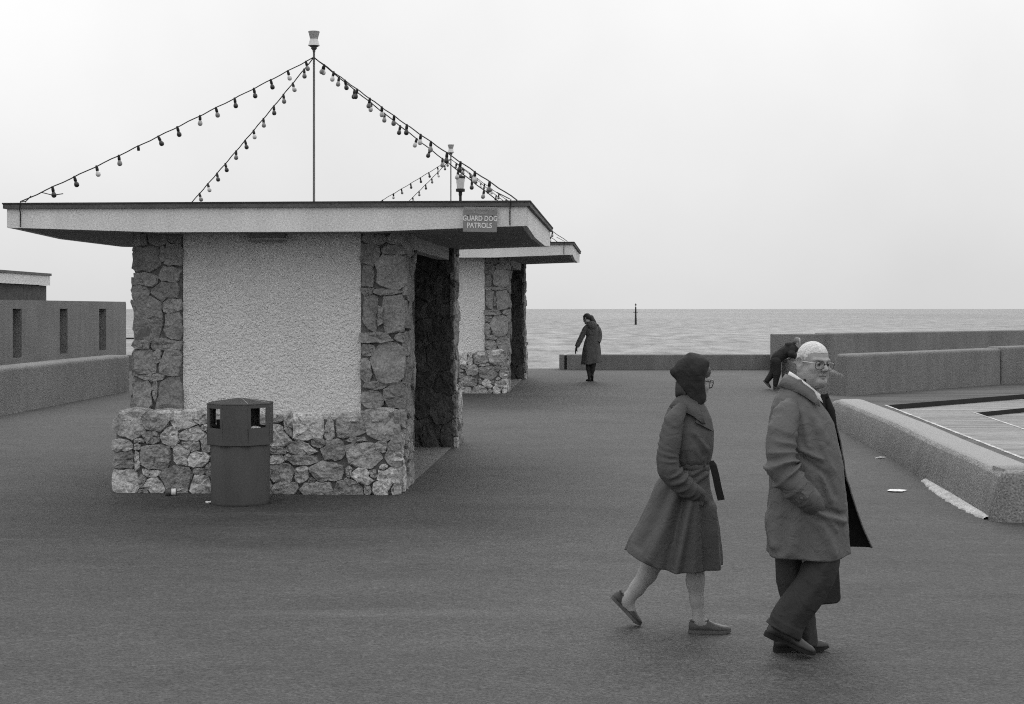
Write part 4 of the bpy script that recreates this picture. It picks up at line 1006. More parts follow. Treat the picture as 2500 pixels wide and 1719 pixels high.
def head_sdf(P, H, old=False, ears=True):
    q = H.inv(P)
    x = np.abs(q[..., 0]); qa = np.stack([x, q[..., 1], q[..., 2]], -1)
    d = sd_ell(q, (0, -0.012, 0.036), (0.075, 0.096, 0.083))
    d = smin(d, sd_ell(q, (0, 0.030, -0.025), (0.062, 0.062, 0.082)), 0.03)
    d = smin(d, sd_cap(qa, (0.046, -0.005, -0.058), (0.016, 0.070, -0.096), 0.026, 0.021), 0.025)
    d = smin(d, sd_ell(q, (0, 0.078, -0.098), (0.024, 0.018, 0.017)), 0.014)
    d = smin(d, sd_cap(qa, (0.040, 0.062, -0.028), (0.034, 0.062, -0.05), 0.022, 0.018), 0.02)
    d = smin(d, sd_cap(qa, (0.010, 0.090, 0.020), (0.046, 0.070, 0.022), 0.0105, 0.010), 0.013)
    d = smax(d, -sd_ell(qa, (0.031, 0.097, 0.001), (0.0185, 0.020, 0.0125)), 0.008)
    d = smin(d, sd_ell(qa, (0.031, 0.0785, 0.001), (0.0145, 0.0125, 0.0115)), 0.003)
    d = smax(d, -sd_cap(qa, (0.021, 0.0935, 0.0005), (0.041, 0.087, 0.0005), 0.0022, 0.002), 0.002)
    d = smin(d, sd_cap(q, (0, 0.087, 0.014), (0, 0.112, -0.026), 0.0075, 0.0125), 0.008)
    d = smin(d, sd_ell(qa, (0.0125, 0.101, -0.032), (0.009, 0.011, 0.0085)), 0.005)
    d = smax(d, -sd_ell(qa, (0.0075, 0.106, -0.041), (0.004, 0.006, 0.004)), 0.003)
    d = smin(d, sd_cap(qa, (0, 0.093, -0.058), (0.020, 0.083, -0.061), 0.0065, 0.004), 0.006)
    d = smin(d, sd_cap(qa, (0, 0.091, -0.072), (0.017, 0.083, -0.071), 0.0075, 0.0045), 0.006)
    d = smax(d, -sd_cap(qa, (0, 0.103, -0.0645), (0.026, 0.085, -0.0675), 0.0036, 0.0026), 0.003)
    d = smax(d, -sd_cap(qa, (0.022, 0.098, -0.038), (0.032, 0.087, -0.064), 0.005, 0.004), 0.008)   # fold beside the nose
    if old:
        d = smax(d, -sd_cap(qa, (0.024, 0.097, -0.014), (0.040, 0.088, -0.016), 0.0035, 0.003), 0.006)
        d = smin(d, sd_ell(qa, (0.040, 0.052, -0.072), (0.018, 0.022, 0.022)), 0.014)                     # jowl
        d = smin(d, sd_ell(q, (0, 0.035, -0.115), (0.040, 0.042, 0.022)), 0.025)                           # under the chin
        for zf in (0.052, 0.066): d = smax(d, -sd_cap(qa, (0, 0.094 - (zf - .05) * .4, zf), (0.034, 0.078 - (zf - .05) * .4, zf + 0.002), 0.002, 0.0015), 0.004)
    if not ears: return d * H.s
    e = sd_ell(qa, (0.081, -0.014, -0.003), (0.012, 0.022, 0.036))
    e = smax(e, -sd_ell(qa, (0.092, -0.006, 0.003), (0.009, 0.011, 0.019)), 0.004)
    d = smin(d, e, 0.006)
    rim_ = [(0.078, 0.006, 0.014), (0.088, -0.010, 0.033), (0.095, -0.030, 0.022), (0.094, -0.032, -0.006), (0.086, -0.016, -0.032), (0.079, -0.003, -0.036)]
    for i in range(5): d = smin(d, sd_cap(qa, rim_[i], rim_[i + 1], 0.0048, 0.0048), 0.003)
    return d * H.s
def hand_sdf(P, D, wrist, dirv, palm_n, s=1.0, curl=0.5, k=0.006):
    """a palm, four unequal bent fingers and a thumb set at the side"""
    wrist = np.array(wrist, float); f = np.array(dirv, float); f /= np.linalg.norm(f)
    n = np.array(palm_n, float); n -= f * n.dot(f); n /= np.linalg.norm(n); side = np.cross(f, n)
    p = lambda a, b, c: wrist + s * (a * f + b * side + c * n)
    D = smin(D, sd_cap(P, p(0.0, 0, 0), p(0.03, 0, 0), 0.024 * s, 0.026 * s), 0.015)
    for b in (-0.026, -0.009, 0.009, 0.026): D = smin(D, sd_cap(P, p(0.02, b * 0.7, 0), p(0.082, b, 0), 0.016 * s, 0.0125 * s), 0.012)
    for b, L in ((-0.028, 0.062), (-0.0095, 0.074), (0.0095, 0.070), (0.028, 0.056)):
        a = p(0.085, b, 0); m = p(0.085 + L * 0.5, b * 1.05, L * 0.25 * curl); e = p(0.085 + L * (0.98 - 0.35 * curl), b * 1.02, L * 0.75 * curl)
        D = smin(D, sd_cap(P, a, m, 0.0098 * s, 0.009 * s), k); D = smin(D, sd_cap(P, m, e, 0.009 * s, 0.0075 * s), k)
    a = p(0.03, -0.026, 0.006); m = p(0.062, -0.047, 0.018); e = p(0.092, -0.048, 0.026)
    D = smin(D, sd_cap(P, a, m, 0.013 * s, 0.011 * s), k); D = smin(D, sd_cap(P, m, e, 0.011 * s, 0.009 * s), k)
    return D
def smooth_mesh(V, Fq, it=2, lam=0.5):
    n = len(V); E = np.concatenate([Fq[:, [0, 1]], Fq[:, [1, 2]], Fq[:, [2, 3]], Fq[:, [3, 0]]])
    for _ in range(it):
        S = np.zeros_like(V); c = np.zeros(n)
        for a, b in ((0, 1), (1, 0)):
            np.add.at(S, E[:, a], V[E[:, b]]); np.add.at(c, E[:, a], 1)
        V = V + lam * (S / np.maximum(c, 1)[:, None] - V)
    return V
def fractal(p, s): return nz(p, s) + 0.5 * nz(p, s * 2.1)

def shell(rings, closed, th, cap_ends=False):
    """a cloth surface with thickness; returns verts, faces, material index (0 outside, 1 inside)"""
    nr, ns, _ = rings.shape
    du = np.gradient(rings, axis=0)
    dv = (np.roll(rings, -1, 1) - np.roll(rings, 1, 1)) if closed else np.gradient(rings, axis=1)
    nn = np.cross(dv, du); nn /= np.linalg.norm(nn, axis=2)[:, :, None] + 1e-9
    c = rings.mean(axis=1, keepdims=True)
    if ((rings - c) * nn).sum() < 0: nn = -nn
    inner = rings - nn * th
    V = np.concatenate([rings.reshape(-1, 3), inner.reshape(-1, 3)]); o = nr * ns; F = []; mi = []
    m = ns if closed else ns - 1
    for i in range(nr - 1):
        for j in range(m):
            a = i * ns + j; b = i * ns + (j + 1) % ns
            F.append((a, b, b + ns, a + ns)); mi.append(0)
            F.append((o + a, o + a + ns, o + b + ns, o + b)); mi.append(1)
    for i in (0, nr - 1):
        for j in range(m):
            a = i * ns + j; b = i * ns + (j + 1) % ns
            F.append((a, a + o, b + o, b) if i == 0 else (a, b, b + o, a + o)); mi.append(0)
    if not closed:
        for j in (0, ns - 1):
            for i in range(nr - 1):
                a = i * ns + j; b = a + ns
                F.append((a, b, b + o, a + o) if j == 0 else (a, a + o, b + o, b)); mi.append(0)
    return V, F, mi
def crease(ph): return abs(math.sin(ph * 0.5)) ** 0.75
def sleeve(path, rad, n=44, steps=100, wr=0.004, seed=0, flat=1.0, elbow=0.5, th=0.006, fold=0.014, lam=0.06, slant=1.2):
    P = np.array(path, float); t = np.linspace(0, 1, len(P)); tt = np.linspace(0, 1, steps)
    Q = np.stack([np.interp(tt, t, P[:, a]) for a in range(3)], 1)
    for _ in range(8): Q[1:-1] = 0.25 * Q[:-2] + 0.5 * Q[1:-1] + 0.25 * Q[2:]
    r = np.interp(tt, t, rad); r[1:-1] = 0.25 * r[:-2] + 0.5 * r[1:-1] + 0.25 * r[2:]
    S_ = np.concatenate([[0], np.cumsum(np.linalg.norm(np.diff(Q, axis=0), axis=1))])
    rings = tube_rings(Q, r, n, flat)
    for i in range(steps):
        c = Q[i]; we = math.exp(-((tt[i] - elbow) / 0.15) ** 2); w_ = 0.22 + we
        for j in range(n):
            d = rings[i, j] - c; L = np.linalg.norm(d); a = 2 * math.pi * j / n
            p = rings[i, j]
            nn_ = nz((p[0] * 5 + seed, p[1] * 5, p[2] * 5), 1.0)
            ph = 2 * math.pi * S_[i] / lam * 0.8 + slant * math.cos(a + 0.8 + seed) * 2.6 + 5.0 * nn_
            gate = max(0.0, min(1.1, 0.55 + 1.9 * nz((p[0] * 7 + 9 + seed, p[1] * 7, p[2] * 9), 1.0)))
            disp = fold * w_ * gate * ((1 - abs(math.sin(ph * 0.5)) ** 0.85) * 1.5 - 0.45) + wr * nz(p + seed, 14)
            rings[i, j] = c + d * (1 + disp / max(L, 1e-3))
    return shell(rings, True, th)
def merge(parts):
    V = []; F = []; mi = []
    for v, f, m in parts:
        b = len(V); V += list(v); F += [tuple(i + b for i in q) for q in f]; mi += list(m)
    return V, F, mi
def shoe(parent, L, W, H, mtx, mat_u, mat_s, heel=0.022, loafer=False, heelblock=False):
    t = np.linspace(0, 1, 22); n = 18
    hw = np.interp(t, [0, .03, .12, .3, .5, .68, .82, .93, 1], [.28, .50, .68, .66, .72, .98, .92, .62, .18]) * W / 2
    top = np.interp(t, [0, .04, .15, .32, .45, .6, .8, .93, 1], [.70, .95, 1.0, .96, 1.02, .72, .50, .40, .22]) * H
    rings = []
    for i in range(len(t)):
        row = []
        for j in range(n):
            a = 2 * math.pi * j / n; cx = math.cos(a); sz_ = math.sin(a)
            y = hw[i] * np.sign(cx) * abs(cx) ** 0.75; z = heel + (top[i] * (abs(sz_) ** 0.8) if sz_ > 0 else -0.004 * abs(sz_))
            if sz_ > 0: y *= 1 - 0.28 * sz_ ** 2
            row.append(mtx(t[i] * L, y, z))
        rings.append(row)
    v, f = loft(np.array(rings), True, True)
    root = mesh_obj('shoe', v, f, mat_u, parent, True); fixn(root)
    hw2 = hw + 0.005; rings = []
    for i in range(len(t)):
        zb = 0.0 if (not heelblock or t[i] < 0.27) else heel * 0.42
        if t[i] > 0.85: zb += 0.010 * (t[i] - 0.85) / 0.15
        x = t[i] * L * 1.02 - 0.003
        rings.append([mtx(x, hw2[i], zb), mtx(x, hw2[i], heel + 0.002), mtx(x, -hw2[i], heel + 0.002), mtx(x, -hw2[i], zb)])
    v, f = loft(np.array(rings), True, True)
    s_ = mesh_obj('sole', v, f, mat_s, root); fixn(s_)
    if loafer:
        pts = [mtx(.20 * L, s * hw[5] * .93, H * .95 + heel) for s in (1,)]
        rim = []
        for q in np.linspace(0, 2 * math.pi, 25):
            x = (.25 + .22 * math.cos(q)) * L; wv = np.interp(x / L, t, hw) * 0.80 * math.sin(q)
            rim.append(mtx(x, wv, heel + np.interp(x / L, t, top) * (1.02 - 0.25 * (abs(math.sin(q)) ** 3))))
        mb = MB(); mb.tube(rim, 0.0035, 6); mb.obj('rim', mat_s, root, True)
    return root
def foot_frame(p, yaw, pitch):
    """origin at the heel; pitch > 0 lifts the heel (toe down)"""
    c, s = math.cos(yaw), math.sin(yaw); cp, sp = math.cos(pitch), math.sin(pitch)
    f = np.array([c * cp, s * cp, -sp]); l = np.array([-s, c, 0]); u = np.cross(f, l)
    p = np.array(p, float)
    return lambda x, y, z: p + x * f + y * l + z * u

def pt(x, y, yv): p = mm(x, y, yv); return (p[0], yv, p[1])
def flat_piece(pts, th, name, m, parent):
    P = np.array(pts); n_ = np.cross(P[1] - P[0], P[2] - P[0]); n_ /= np.linalg.norm(n_); k = len(P)
    V = list(P) + list(P + n_ * th); F = [tuple(range(k)), tuple(range(2 * k - 1, k - 1, -1))] + [(i + k, (i + 1) % k + k, (i + 1) % k, i) for i in range(k)]
    o = mesh_obj(name, V, F, m, parent); fixn(o); return o
def surf_patch(poly, org, rows_, ex, off, name, m, parent, n=7):
    """a piece of cloth lying on the near side of a coat, its outline given in the enlarged photograph"""
    zv, xbv, xfv, bv = rows_
    def on(x, y):
        yv = -0.15
        for _ in range(4):
            X, Z = loc_of(org, 1480 + x * K1, 840 + y * K1, yv)
            b0, f0, y0 = np.interp(Z, zv, xbv), np.interp(Z, zv, xfv), np.interp(Z, zv, bv)
            u = min(0.995, abs((X - (b0 + f0) / 2) / ((f0 - b0) / 2))); yv = -y0 * (1 - u ** ex) ** (1 / ex) - off
        return np.array([X, yv, Z])
    k = len(poly); c = np.mean(poly, 0); V = []; F = []
    ring_pts = []
    for i in range(k):
        for s in range(n): ring_pts.append(np.array(poly[i]) + (np.array(poly[(i + 1) % k]) - np.array(poly[i])) * s / n)
    N_ = len(ring_pts)
    for r_ in (1.0, 0.66, 0.33): V += [on(*(c + (p - c) * r_)) for p in ring_pts]
    V.append(on(*c)); V += [on(*p) + np.array([0, off * 1.5, 0]) for p in ring_pts]
    for r_ in (0, 1): F += [(r_ * N_ + i, r_ * N_ + (i + 1) % N_, (r_ + 1) * N_ + (i + 1) % N_, (r_ + 1) * N_ + i) for i in range(N_)]
    F += [(2 * N_ + i, 2 * N_ + (i + 1) % N_, 3 * N_) for i in range(N_)]
    o = 3 * N_ + 1; F += [(i, o + i, o + (i + 1) % N_, (i + 1) % N_) for i in range(N_)]
    q = mesh_obj(name, V, F, m, parent); fixn(q); return q
# ---- the man -----------------------------------------------------
K1 = 0.5014
mp_ = gpt(1985, 1597.5)
man = empty('person', mp_); tag(man, 'elderly man with white hair and glasses walking in a grey open raincoat, hand in pocket', 'person')
SM = FPX / mp_[1]
def loc_of(o, px, py, yv):
    Y = o[1] + yv
    return ((px - 1250.0) / FPX * Y - o[0], CAM_Z - (py - 754.0) / FPX * Y - o[2])
def mm(x, y, yv=0.0): return loc_of(mp_, 1480 + x * K1, 840 + y * K1, yv)
Hm = Head(pt(1010, 95, 0.0), R(27), R(-2), 0.985, R(-3))
def man_body(P):
    D = head_sdf(P, Hm, old=True)
    D = chain(P, D, [((-0.022, 0.0, 1.52), 0.062), ((-0.06, 0.01, 1.40), 0.058)], 0.03)
    D = chain(P, D, [((-0.065, 0.01, 1.34), 0.08), ((-0.07, 0.02, 1.15), 0.12), ((-0.05, 0.02, 0.92), 0.12)], 0.04)
    for s in (-1, 1): D = chain(P, D, [((-0.07, 0.02, 1.34), 0.05), ((-0.12, 0.02 + 0.15 * s, 1.29), 0.03)], 0.03)
    D = chain(P, D, [((-0.12, -0.14, 1.28), .03), (pt(858, 600, -.25), .03), (pt(975, 745, -.25), .027), ((0.04, -0.17, 0.80), .03)], 0.02)
    D = chain(P, D, [((-0.12, 0.17, 1.28), .03), ((-0.10, 0.27, 1.02), .032), ((-0.045, 0.29, 0.79), .03)], 0.02)
    D = hand_sdf(P, D, (-0.043, 0.29, 0.775), (0.05, 0, -1), (0, -1, 0), 1.0, 0.9)
    D = chain(P, D, [((-0.04, -0.07, 0.92), .085), (pt(1015, 1140, -.12), .055), (pt(868, 1375, -.10), .036)], 0.02)
    D = chain(P, D, [((-0.04, 0.07, 0.92), .085), (pt(917, 1180, .07), .05), (pt(966, 1440, .07), .036)], 0.02)
    return D
xs = axis_grid(-0.36, 0.20, -0.115, 0.14, 0.0034, 0.016); ys = axis_grid(-0.36, 0.42, -0.15, 0.105, 0.0034, 0.014); zs = axis_grid(0.02, 1.74, 1.44, 1.72, 0.0034, 0.018)
V, Fq = grow(man_body, xs, ys, zs)
q = Hm.inv(V)
dm = np.zeros(len(Fq), int)
cq = q[Fq].mean(1)
lip = (np.abs(cq[:, 0]) < 0.022) & (cq[:, 1] > 0.078) & (np.abs(cq[:, 2] + 0.0655) < 0.0055)
eye = (((np.abs(cq[:, 0]) - 0.031) / 0.0125) ** 2 + ((cq[:, 2] - 0.0005) / 0.0058) ** 2 < 1) & (cq[:, 1] > 0.06)
iris = ((np.abs(cq[:, 0]) - 0.030) ** 2 + (cq[:, 2] - 0.0005) ** 2 < 0.0075 ** 2) & (cq[:, 1] > 0.06)
brow = (np.abs(np.abs(cq[:, 0]) - 0.032) < 0.017) & (np.abs(cq[:, 2] - 0.0205) < 0.003) & (cq[:, 1] > 0.055)
dm[lip] = 1; dm[eye] = 2; dm[iris] = 3; dm[brow] = 4
mesh_obj('body', V, Fq, [MT['skin'], MT['lip'], MT['eye'], MT['iris'], MT['lip']], man, True, dm)
# short white hair: a thin cap over the back and top of the skull
def man_hair(P):
    q = Hm.inv(P); x = np.abs(q[..., 0])
    d = smin(sd_ell(q, (0, -0.012, 0.037), (0.0772, 0.0972, 0.0852)), sd_ell(q, (0, -0.04, -0.02), (0.066, 0.066, 0.07)), 0.03)
    # hairline: forehead high, temple, then round the ear down to the nape
    front = q[..., 1] - np.interp(q[..., 2], [-0.06, -0.03, 0.0, 0.03, 0.048, 0.058, 0.066], [-0.025, -0.02, 0.006, 0.026, 0.040, 0.062, 0.16])
    front = front + 0.010 * np.sin(q[..., 0] * 310) * np.sin(q[..., 2] * 270 + q[..., 1] * 140)
    d = smax(d, front * 0.7, 0.004)
    d = smax(d, -(q[..., 2] + 0.062), 0.008)
    d = smax(d, -sd_ell(np.stack([x, q[..., 1], q[..., 2]], -1), (0.084, -0.012, -0.004), (0.024, 0.030, 0.047)), 0.004)
    return d
hx = np.arange(-0.13, 0.15, 0.0042); V, Fq = grow(man_hair, hx + 0.0, np.arange(-0.17, 0.13, 0.0042), np.arange(1.46, 1.74, 0.0042))
V = np.array([v + 0.0016 * np.array([nz(v, 90), nz(v + 3, 90), nz(v + 7, 90)]) for v in V])
mesh_obj('hair', V, Fq, MT['hair_white'], man, True)
def glasses(H, parent, mt_, m, r=0.0018, w_=0.026, h_=0.021, y=0.108, zc_=-0.004, gap=0.036, big=1.0):
    root = None; mb = MB(); tb = MB(); lens = []
    for s in (-1, 1):
        ring = []
        for a in np.linspace(0, 2 * math.pi, 29):
            cx, sx = math.cos(a), math.sin(a)
            px_ = s * gap + w_ * np.sign(cx) * abs(cx) ** 0.7; pz_ = zc_ + h_ * np.sign(sx) * abs(sx) ** 0.75
            ring.append(H.fwd((px_, y - 0.006 * (abs(px_) / 0.06) ** 2 - 0.004 * (pz_ < zc_), pz_)))
        mb.tube(ring, r, 6); lens.append(ring[:-1])
        tb.tube([H.fwd((s * (gap + w_), y - 0.008, zc_ + 0.010)), H.fwd((s * 0.078, y - 0.03, zc_ + 0.011)), H.fwd((s * 0.083, 0.0, zc_ + 0.014)), H.fwd((s * 0.079, -0.012, zc_ + 0.002))], r * 1.15, 6)
    mb.tube([H.fwd((-gap + w_, y, zc_ + 0.006)), H.fwd((0, y + 0.004, zc_ + 0.010)), H.fwd((gap - w_, y, zc_ + 0.006))], r, 6)
    root = mb.obj('glasses', m, parent, True); tb.obj('temple', mt_, root, True)
    for l in lens:
        c = np.mean(l, 0); mesh_obj('lens', list(l) + [c], [(i, (i + 1) % len(l), len(l)) for i in range(len(l))], MT['lens'], root)
    return root
glasses(Hm, man, MT['frame'], MT['rim'], 0.0019, 0.0275, 0.0235, y=0.106)
# shirt collar and tie
def ribbon_ring(c, cols, phis, th, m, name, parent):
    """cols(phi) -> list of (radius, z) for the strip"""
    rings = []
    for r_i in range(len(cols(0))):
        row = []
        for ph in phis:
            rad, z, cx = cols(ph)[r_i]
            row.append((c[0] + cx + rad * math.cos(ph), c[1] + rad * 1.08 * math.sin(ph), z))
        rings.append(row)
    V, F, mi = shell(np.array(rings), False, th)
    return mesh_obj(name, V, F, m, parent, True, mi if isinstance(m, list) else None)
phs = np.linspace(R(-18), R(-342), 46)
def drop(ph): return 0.5 + 0.5 * math.cos(ph)           # 1 at the front, 0 at the back
nc = (-0.052, 0.005)
ribbon_ring(nc, lambda ph: [(0.074, 1.532 - 0.125 * drop(ph), 0.016 * drop(ph)), (0.079, 1.524 - 0.13 * drop(ph), 0.02 * drop(ph)), (0.088, 1.49 - 0.135 * drop(ph), 0.024 * drop(ph))], phs, 0.003, MT['shirt'], 'shirt_collar', man)
# shirt front and tie inside the open coat
mb = MB()
V, F = loft(np.array([[(0.02 + 0.055 * math.cos(a), 0.02 + 0.07 * math.sin(a), z) for a in np.linspace(-1.4, 1.4, 10)] for z in (1.405, 1.36, 1.25, 1.1)]), False, False)
mesh_obj('jacket', V, F, MT['tie'], man, True)
tie = MB(); tie.tube([(0.062, -0.005, 1.408), (0.074, -0.008, 1.385)], [0.020, 0.014], 10); tie.tube([(0.072, -0.006, 1.387), (0.092, -0.002, 1.32), (0.10, 0.0, 1.2)], [0.017, 0.027, 0.034], 10)
tie.obj('tie', MT['tie'], man, True)
# raincoat body
rows = [(925,1928,1962,.072),(940,1913,1975,.092),(955,1901,1986,.112),(972,1889,1997,.135),(990,1882,2007,.158),(1010,1879,2020,.180),(1030,1877,2031,.196),(1081,1877,2045,.214),(1131,1878,2056,.224),(1191,1877,2061,.232),(1266,1872,2064,.238),(1310,1872,2067,.242),(1352,1872,2071,.246)]
zr = np.array([loc_of(mp_, 0, r_[0], 0)[1] for r_ in rows])[::-1]; xb = np.array([loc_of(mp_, r_[1], 0, 0)[0] for r_ in rows])[::-1]; xf = np.array([loc_of(mp_, r_[2], 0, 0)[0] for r_ in rows])[::-1]; bb = np.array([r_[3] for r_ in rows])[::-1]
def torso(zv, xbv, xfv, bv, nz_, nphi, ph0, ph1, disp, flare=None, ex=2.2, cy=0.0, hem=None, th=0.008):
    Z = np.linspace(zv[0], zv[-1], nz_); rings = []
    for z in Z:
        b0, f0, y0 = np.interp(z, zv, xbv), np.interp(z, zv, xfv), np.interp(z, zv, bv)
        cx = (b0 + f0) / 2; a = (f0 - b0) / 2; row = []
        for k in range(nphi):
            t = k / (nphi - 1); ph = ph0 + (ph1 - ph0) * t
            c, s = math.cos(ph), math.sin(ph)
            x = cx + a * np.sign(c) * abs(c) ** (2 / ex); y = cy + y0 * np.sign(s) * abs(s) ** (2 / ex)
            d = disp(ph, z, x, y)
            x += d * c; y += d * s; zz_ = z
            if flare: x, y, zz_ = flare(t, ph, z, x, y, zz_)
            if hem: zz_ += hem(ph, z, x, y)
            row.append((x, y, zz_))
        rings.append(row)
    return shell(np.array(rings), False, th)
def ridge(px, pz, a, b, wdt):
    """gaussian ridge along the segment a-b in (x, z) on the near side of the coat"""
    ax, az = a; bx, bz = b; dx, dz = bx - ax, bz - az; t = max(0, min(1, ((px - ax) * dx + (pz - az) * dz) / (dx * dx + dz * dz)))
    d = math.hypot(px - ax - t * dx, pz - az - t * dz); return math.exp(-(d / wdt) ** 2)
def F_(a, b, wd, am): return (mm(a[0], a[1], -.2), mm(b[0], b[1], -.2), wd, am)
FOLDS = [F_((1030, 815), (1165, 868), .020, .026), F_((1000, 790), (1120, 905), .016, .012), F_((1045, 640), (1085, 760), .016, .018), F_((1075, 640), (1120, 740), .016, -.010), F_((945, 515), (1045, 560), .013, .018), F_((955, 555), (1060, 630), .013, -.014),
         F_((1040, 800), (1160, 838), .016, -.024), F_((900, 1015), (950, 800), .028, .016), F_((1100, 1015), (1040, 880), .026, .016), F_((835, 990), (800, 840), .022, .014), F_((960, 330), (985, 500), .018, .012), F_((1000, 1015), (1000, 900), .03, -.012),
         F_((985, 300), (1075, 470), .02, .010), F_((1030, 420), (1100, 620), .022, .010), F_((860, 1010), (870, 860), .02, -.012)]
def man_disp(ph, z, x, y):
    d = 0.008 * fractal((x, y, z * 0.6), 6) - 0.006 * (0.35 - min(0.35, abs(nz((x * 1.4, y * 1.4, z * 0.6 + 4), 7)))) + 0.003 * nz((x, y, z), 22)
    if y < 0.05:
        for a, b, wd, am in FOLDS: d += am * ridge(x, z, a, b, wd)
    lo = max(0, min(1, (1.0 - z) / 0.45))
    d += lo * 0.014 * math.sin(ph * 5 + 0.7 + 2 * z)
    return d
def man_flare(t, ph, z, x, y, zz_):
    w_ = max(0.0, (t - 0.74) / 0.26); w_ = w_ * w_ * (3 - 2 * w_)
    lo = max(0.0, min(1.0, (1.0 - z) / 0.46))
    x += w_ * (0.026 + 0.118 * lo ** 1.25); y += w_ * (0.02 + 0.05 * lo)
    if z > 1.25:                                          # lapel spread: the opening widens towards the neck
        k = (z - 1.25) / 0.25
        near = max(0.0, 1 - t / 0.12)
        y -= near * 0.055 * k; x -= near * 0.01 * k
        y += w_ * 0.05 * k; x -= w_ * 0.03 * k
    return x, y, zz_ + w_ * lo * 0.012
def man_hem(ph, z, x, y):
    lo = max(0.0, min(1.0, (0.72 - z) / 0.15))
    return lo * (0.010 * max(0.0, math.cos(ph) - 0.2)) + lo * 0.008 * nz((x * 3, y * 3, 2), 2)
coat = [torso(zr, xb, xf, bb, 110, 170, R(-4), R(-357), man_disp, man_flare, 2.25, 0.0, man_hem)]
slm = [(912, 285, -.075), (880, 335, -.150), (857, 430, -.205), (848, 530, -.238), (858, 612, -.262), (903, 678, -.275), (948, 722, -.272), (988, 757, -.250), (1018, 790, -.19), (1032, 812, -.13)]
coat.append(sleeve([pt(*p) for p in slm], [0.040, 0.069, 0.081, 0.080, 0.081, 0.077, 0.072, 0.068, 0.062, 0.055], 48, 120, 0.005, 1, 1.0, 0.50, fold=0.020, lam=0.045))
coat.append(sleeve([(-0.075, 0.10, 1.42), (-0.11, 0.185, 1.34), (-0.115, 0.25, 1.17), (-0.105, 0.285, 1.02), (-0.07, 0.30, 0.90), (-0.045, 0.295, 0.79)], [0.05, 0.075, 0.083, 0.08, 0.075, 0.066], 28, 50, 0.005, 3))
V, F, mi = merge(coat)
rc = mesh_obj('raincoat', V, F, [MT['raincoat'], MT['lining']], man, True, mi)
# coat collar with pointed fall
def ccol(ph):
    f = drop(ph); tip = math.exp(-((abs(((ph + math.pi) % (2 * math.pi)) - math.pi) - R(80)) / R(18)) ** 2); g = 0.160 * f ** 1.2
    return [(0.090, 1.512 - g, 0.030 * f), (0.096, 1.518 - g, 0.034 * f), (0.114, 1.492 - g, 0.042 * f), (0.136 + 0.014 * tip, 1.455 - g - 0.014 * tip, 0.05 * f)]
ribbon_ring(nc, ccol, np.linspace(R(-78), R(-282), 60), 0.005, [MT['raincoat'], MT['lining']], 'collar', rc)
# cuff strap with button, half belt tab, pocket welt
c0, c1 = mm(935, 745), mm(1020, 700)
mb = MB()
def strap(pts, wdt, th, up):
    P = np.array(pts, float); u = np.array(up, float); u /= np.linalg.norm(u); r_ = []
    for i, p in enumerate(P):
        n_ = np.cross(u, P[min(i + 1, len(P) - 1)] - P[max(i - 1, 0)]); n_ /= np.linalg.norm(n_) + 1e-9
        r_.append([p - u * wdt / 2 - n_ * th / 2, p + u * wdt / 2 - n_ * th / 2, p + u * wdt / 2 + n_ * th / 2, p - u * wdt / 2 + n_ * th / 2])
    return loft(np.array(r_), True, True)
q0, q1, q2 = mm(925, 770, -.32), mm(965, 735, -.34), mm(1010, 680, -.32)
v, f = strap([(q0[0], -0.318, q0[1] + 0.01), (q1[0], -0.345, q1[1]), (q2[0] - 0.01, -0.322, q2[1])], 0.045, 0.006, (0.6, 0, -0.55)); mb.add(v, f)
mesh_obj('cuff_strap', mb.v, mb.f, MT['raincoat'], rc)
b_ = mm(952, 752, -.35); mb = MB(); mb.tube([(b_[0], -0.352, b_[1]), (b_[0], -0.345, b_[1])], [0.008, 0.009], 10); mb.obj('button', MT['sole'], rc, True)
t0, t1 = mm(772, 600), mm(812, 655)
v, f = strap([(mm(815, 598)[0], -0.05, mm(815, 598)[1]), (t0[0], -0.045, t0[1] + .003), (mm(782, 630)[0], -0.05, mm(782, 630)[1]), (t1[0], -0.07, t1[1])], 0.04, 0.006, (0, 1, 0)); mesh_obj('belt_tab', v, f, MT['raincoat'], rc)
p0, p1 = mm(1045, 690), mm(1060, 800)
# trousers
def leg(path, hw_, b, n, steps, seed, cuff=None):
    P = np.array(path, float); t = np.linspace(0, 1, len(P)); tt = np.linspace(0, 1, steps)
    Q = np.stack([np.interp(tt, t, P[:, a]) for a in range(3)], 1)
    for _ in range(4): Q[1:-1] = 0.25 * Q[:-2] + 0.5 * Q[1:-1] + 0.25 * Q[2:]
    A = np.interp(tt, t, hw_); B = np.interp(tt, t, b); T = np.gradient(Q, axis=0); rings = []
    for i in range(steps):
        d = T[i] / np.linalg.norm(T[i]); u = np.cross((0, 1, 0), d); u /= np.linalg.norm(u); row = []
        for k in range(n):
            a = 2 * math.pi * k / n
            p = Q[i] + u * A[i] * np.sign(math.cos(a)) * abs(math.cos(a)) ** 0.9 + np.array([0, 1, 0]) * B[i] * math.sin(a)
            p = p + (p - Q[i]) / max(A[i], .01) * (0.006 * fractal((p[0] + seed, p[1], p[2] * 0.5), 7) + 0.012 * math.exp(-((a - math.pi * 1.5) / 0.22) ** 2) + 0.010 * (crease(9 * i / steps * 2 + 2 * math.cos(a) + 2 * nz((p[0], p[1], p[2] + seed), 5)) - .6) * (i / steps < .45 or i / steps > .85))
            row.append(p)
        rings.append(row)
    return shell(np.array(rings), True, 0.006)

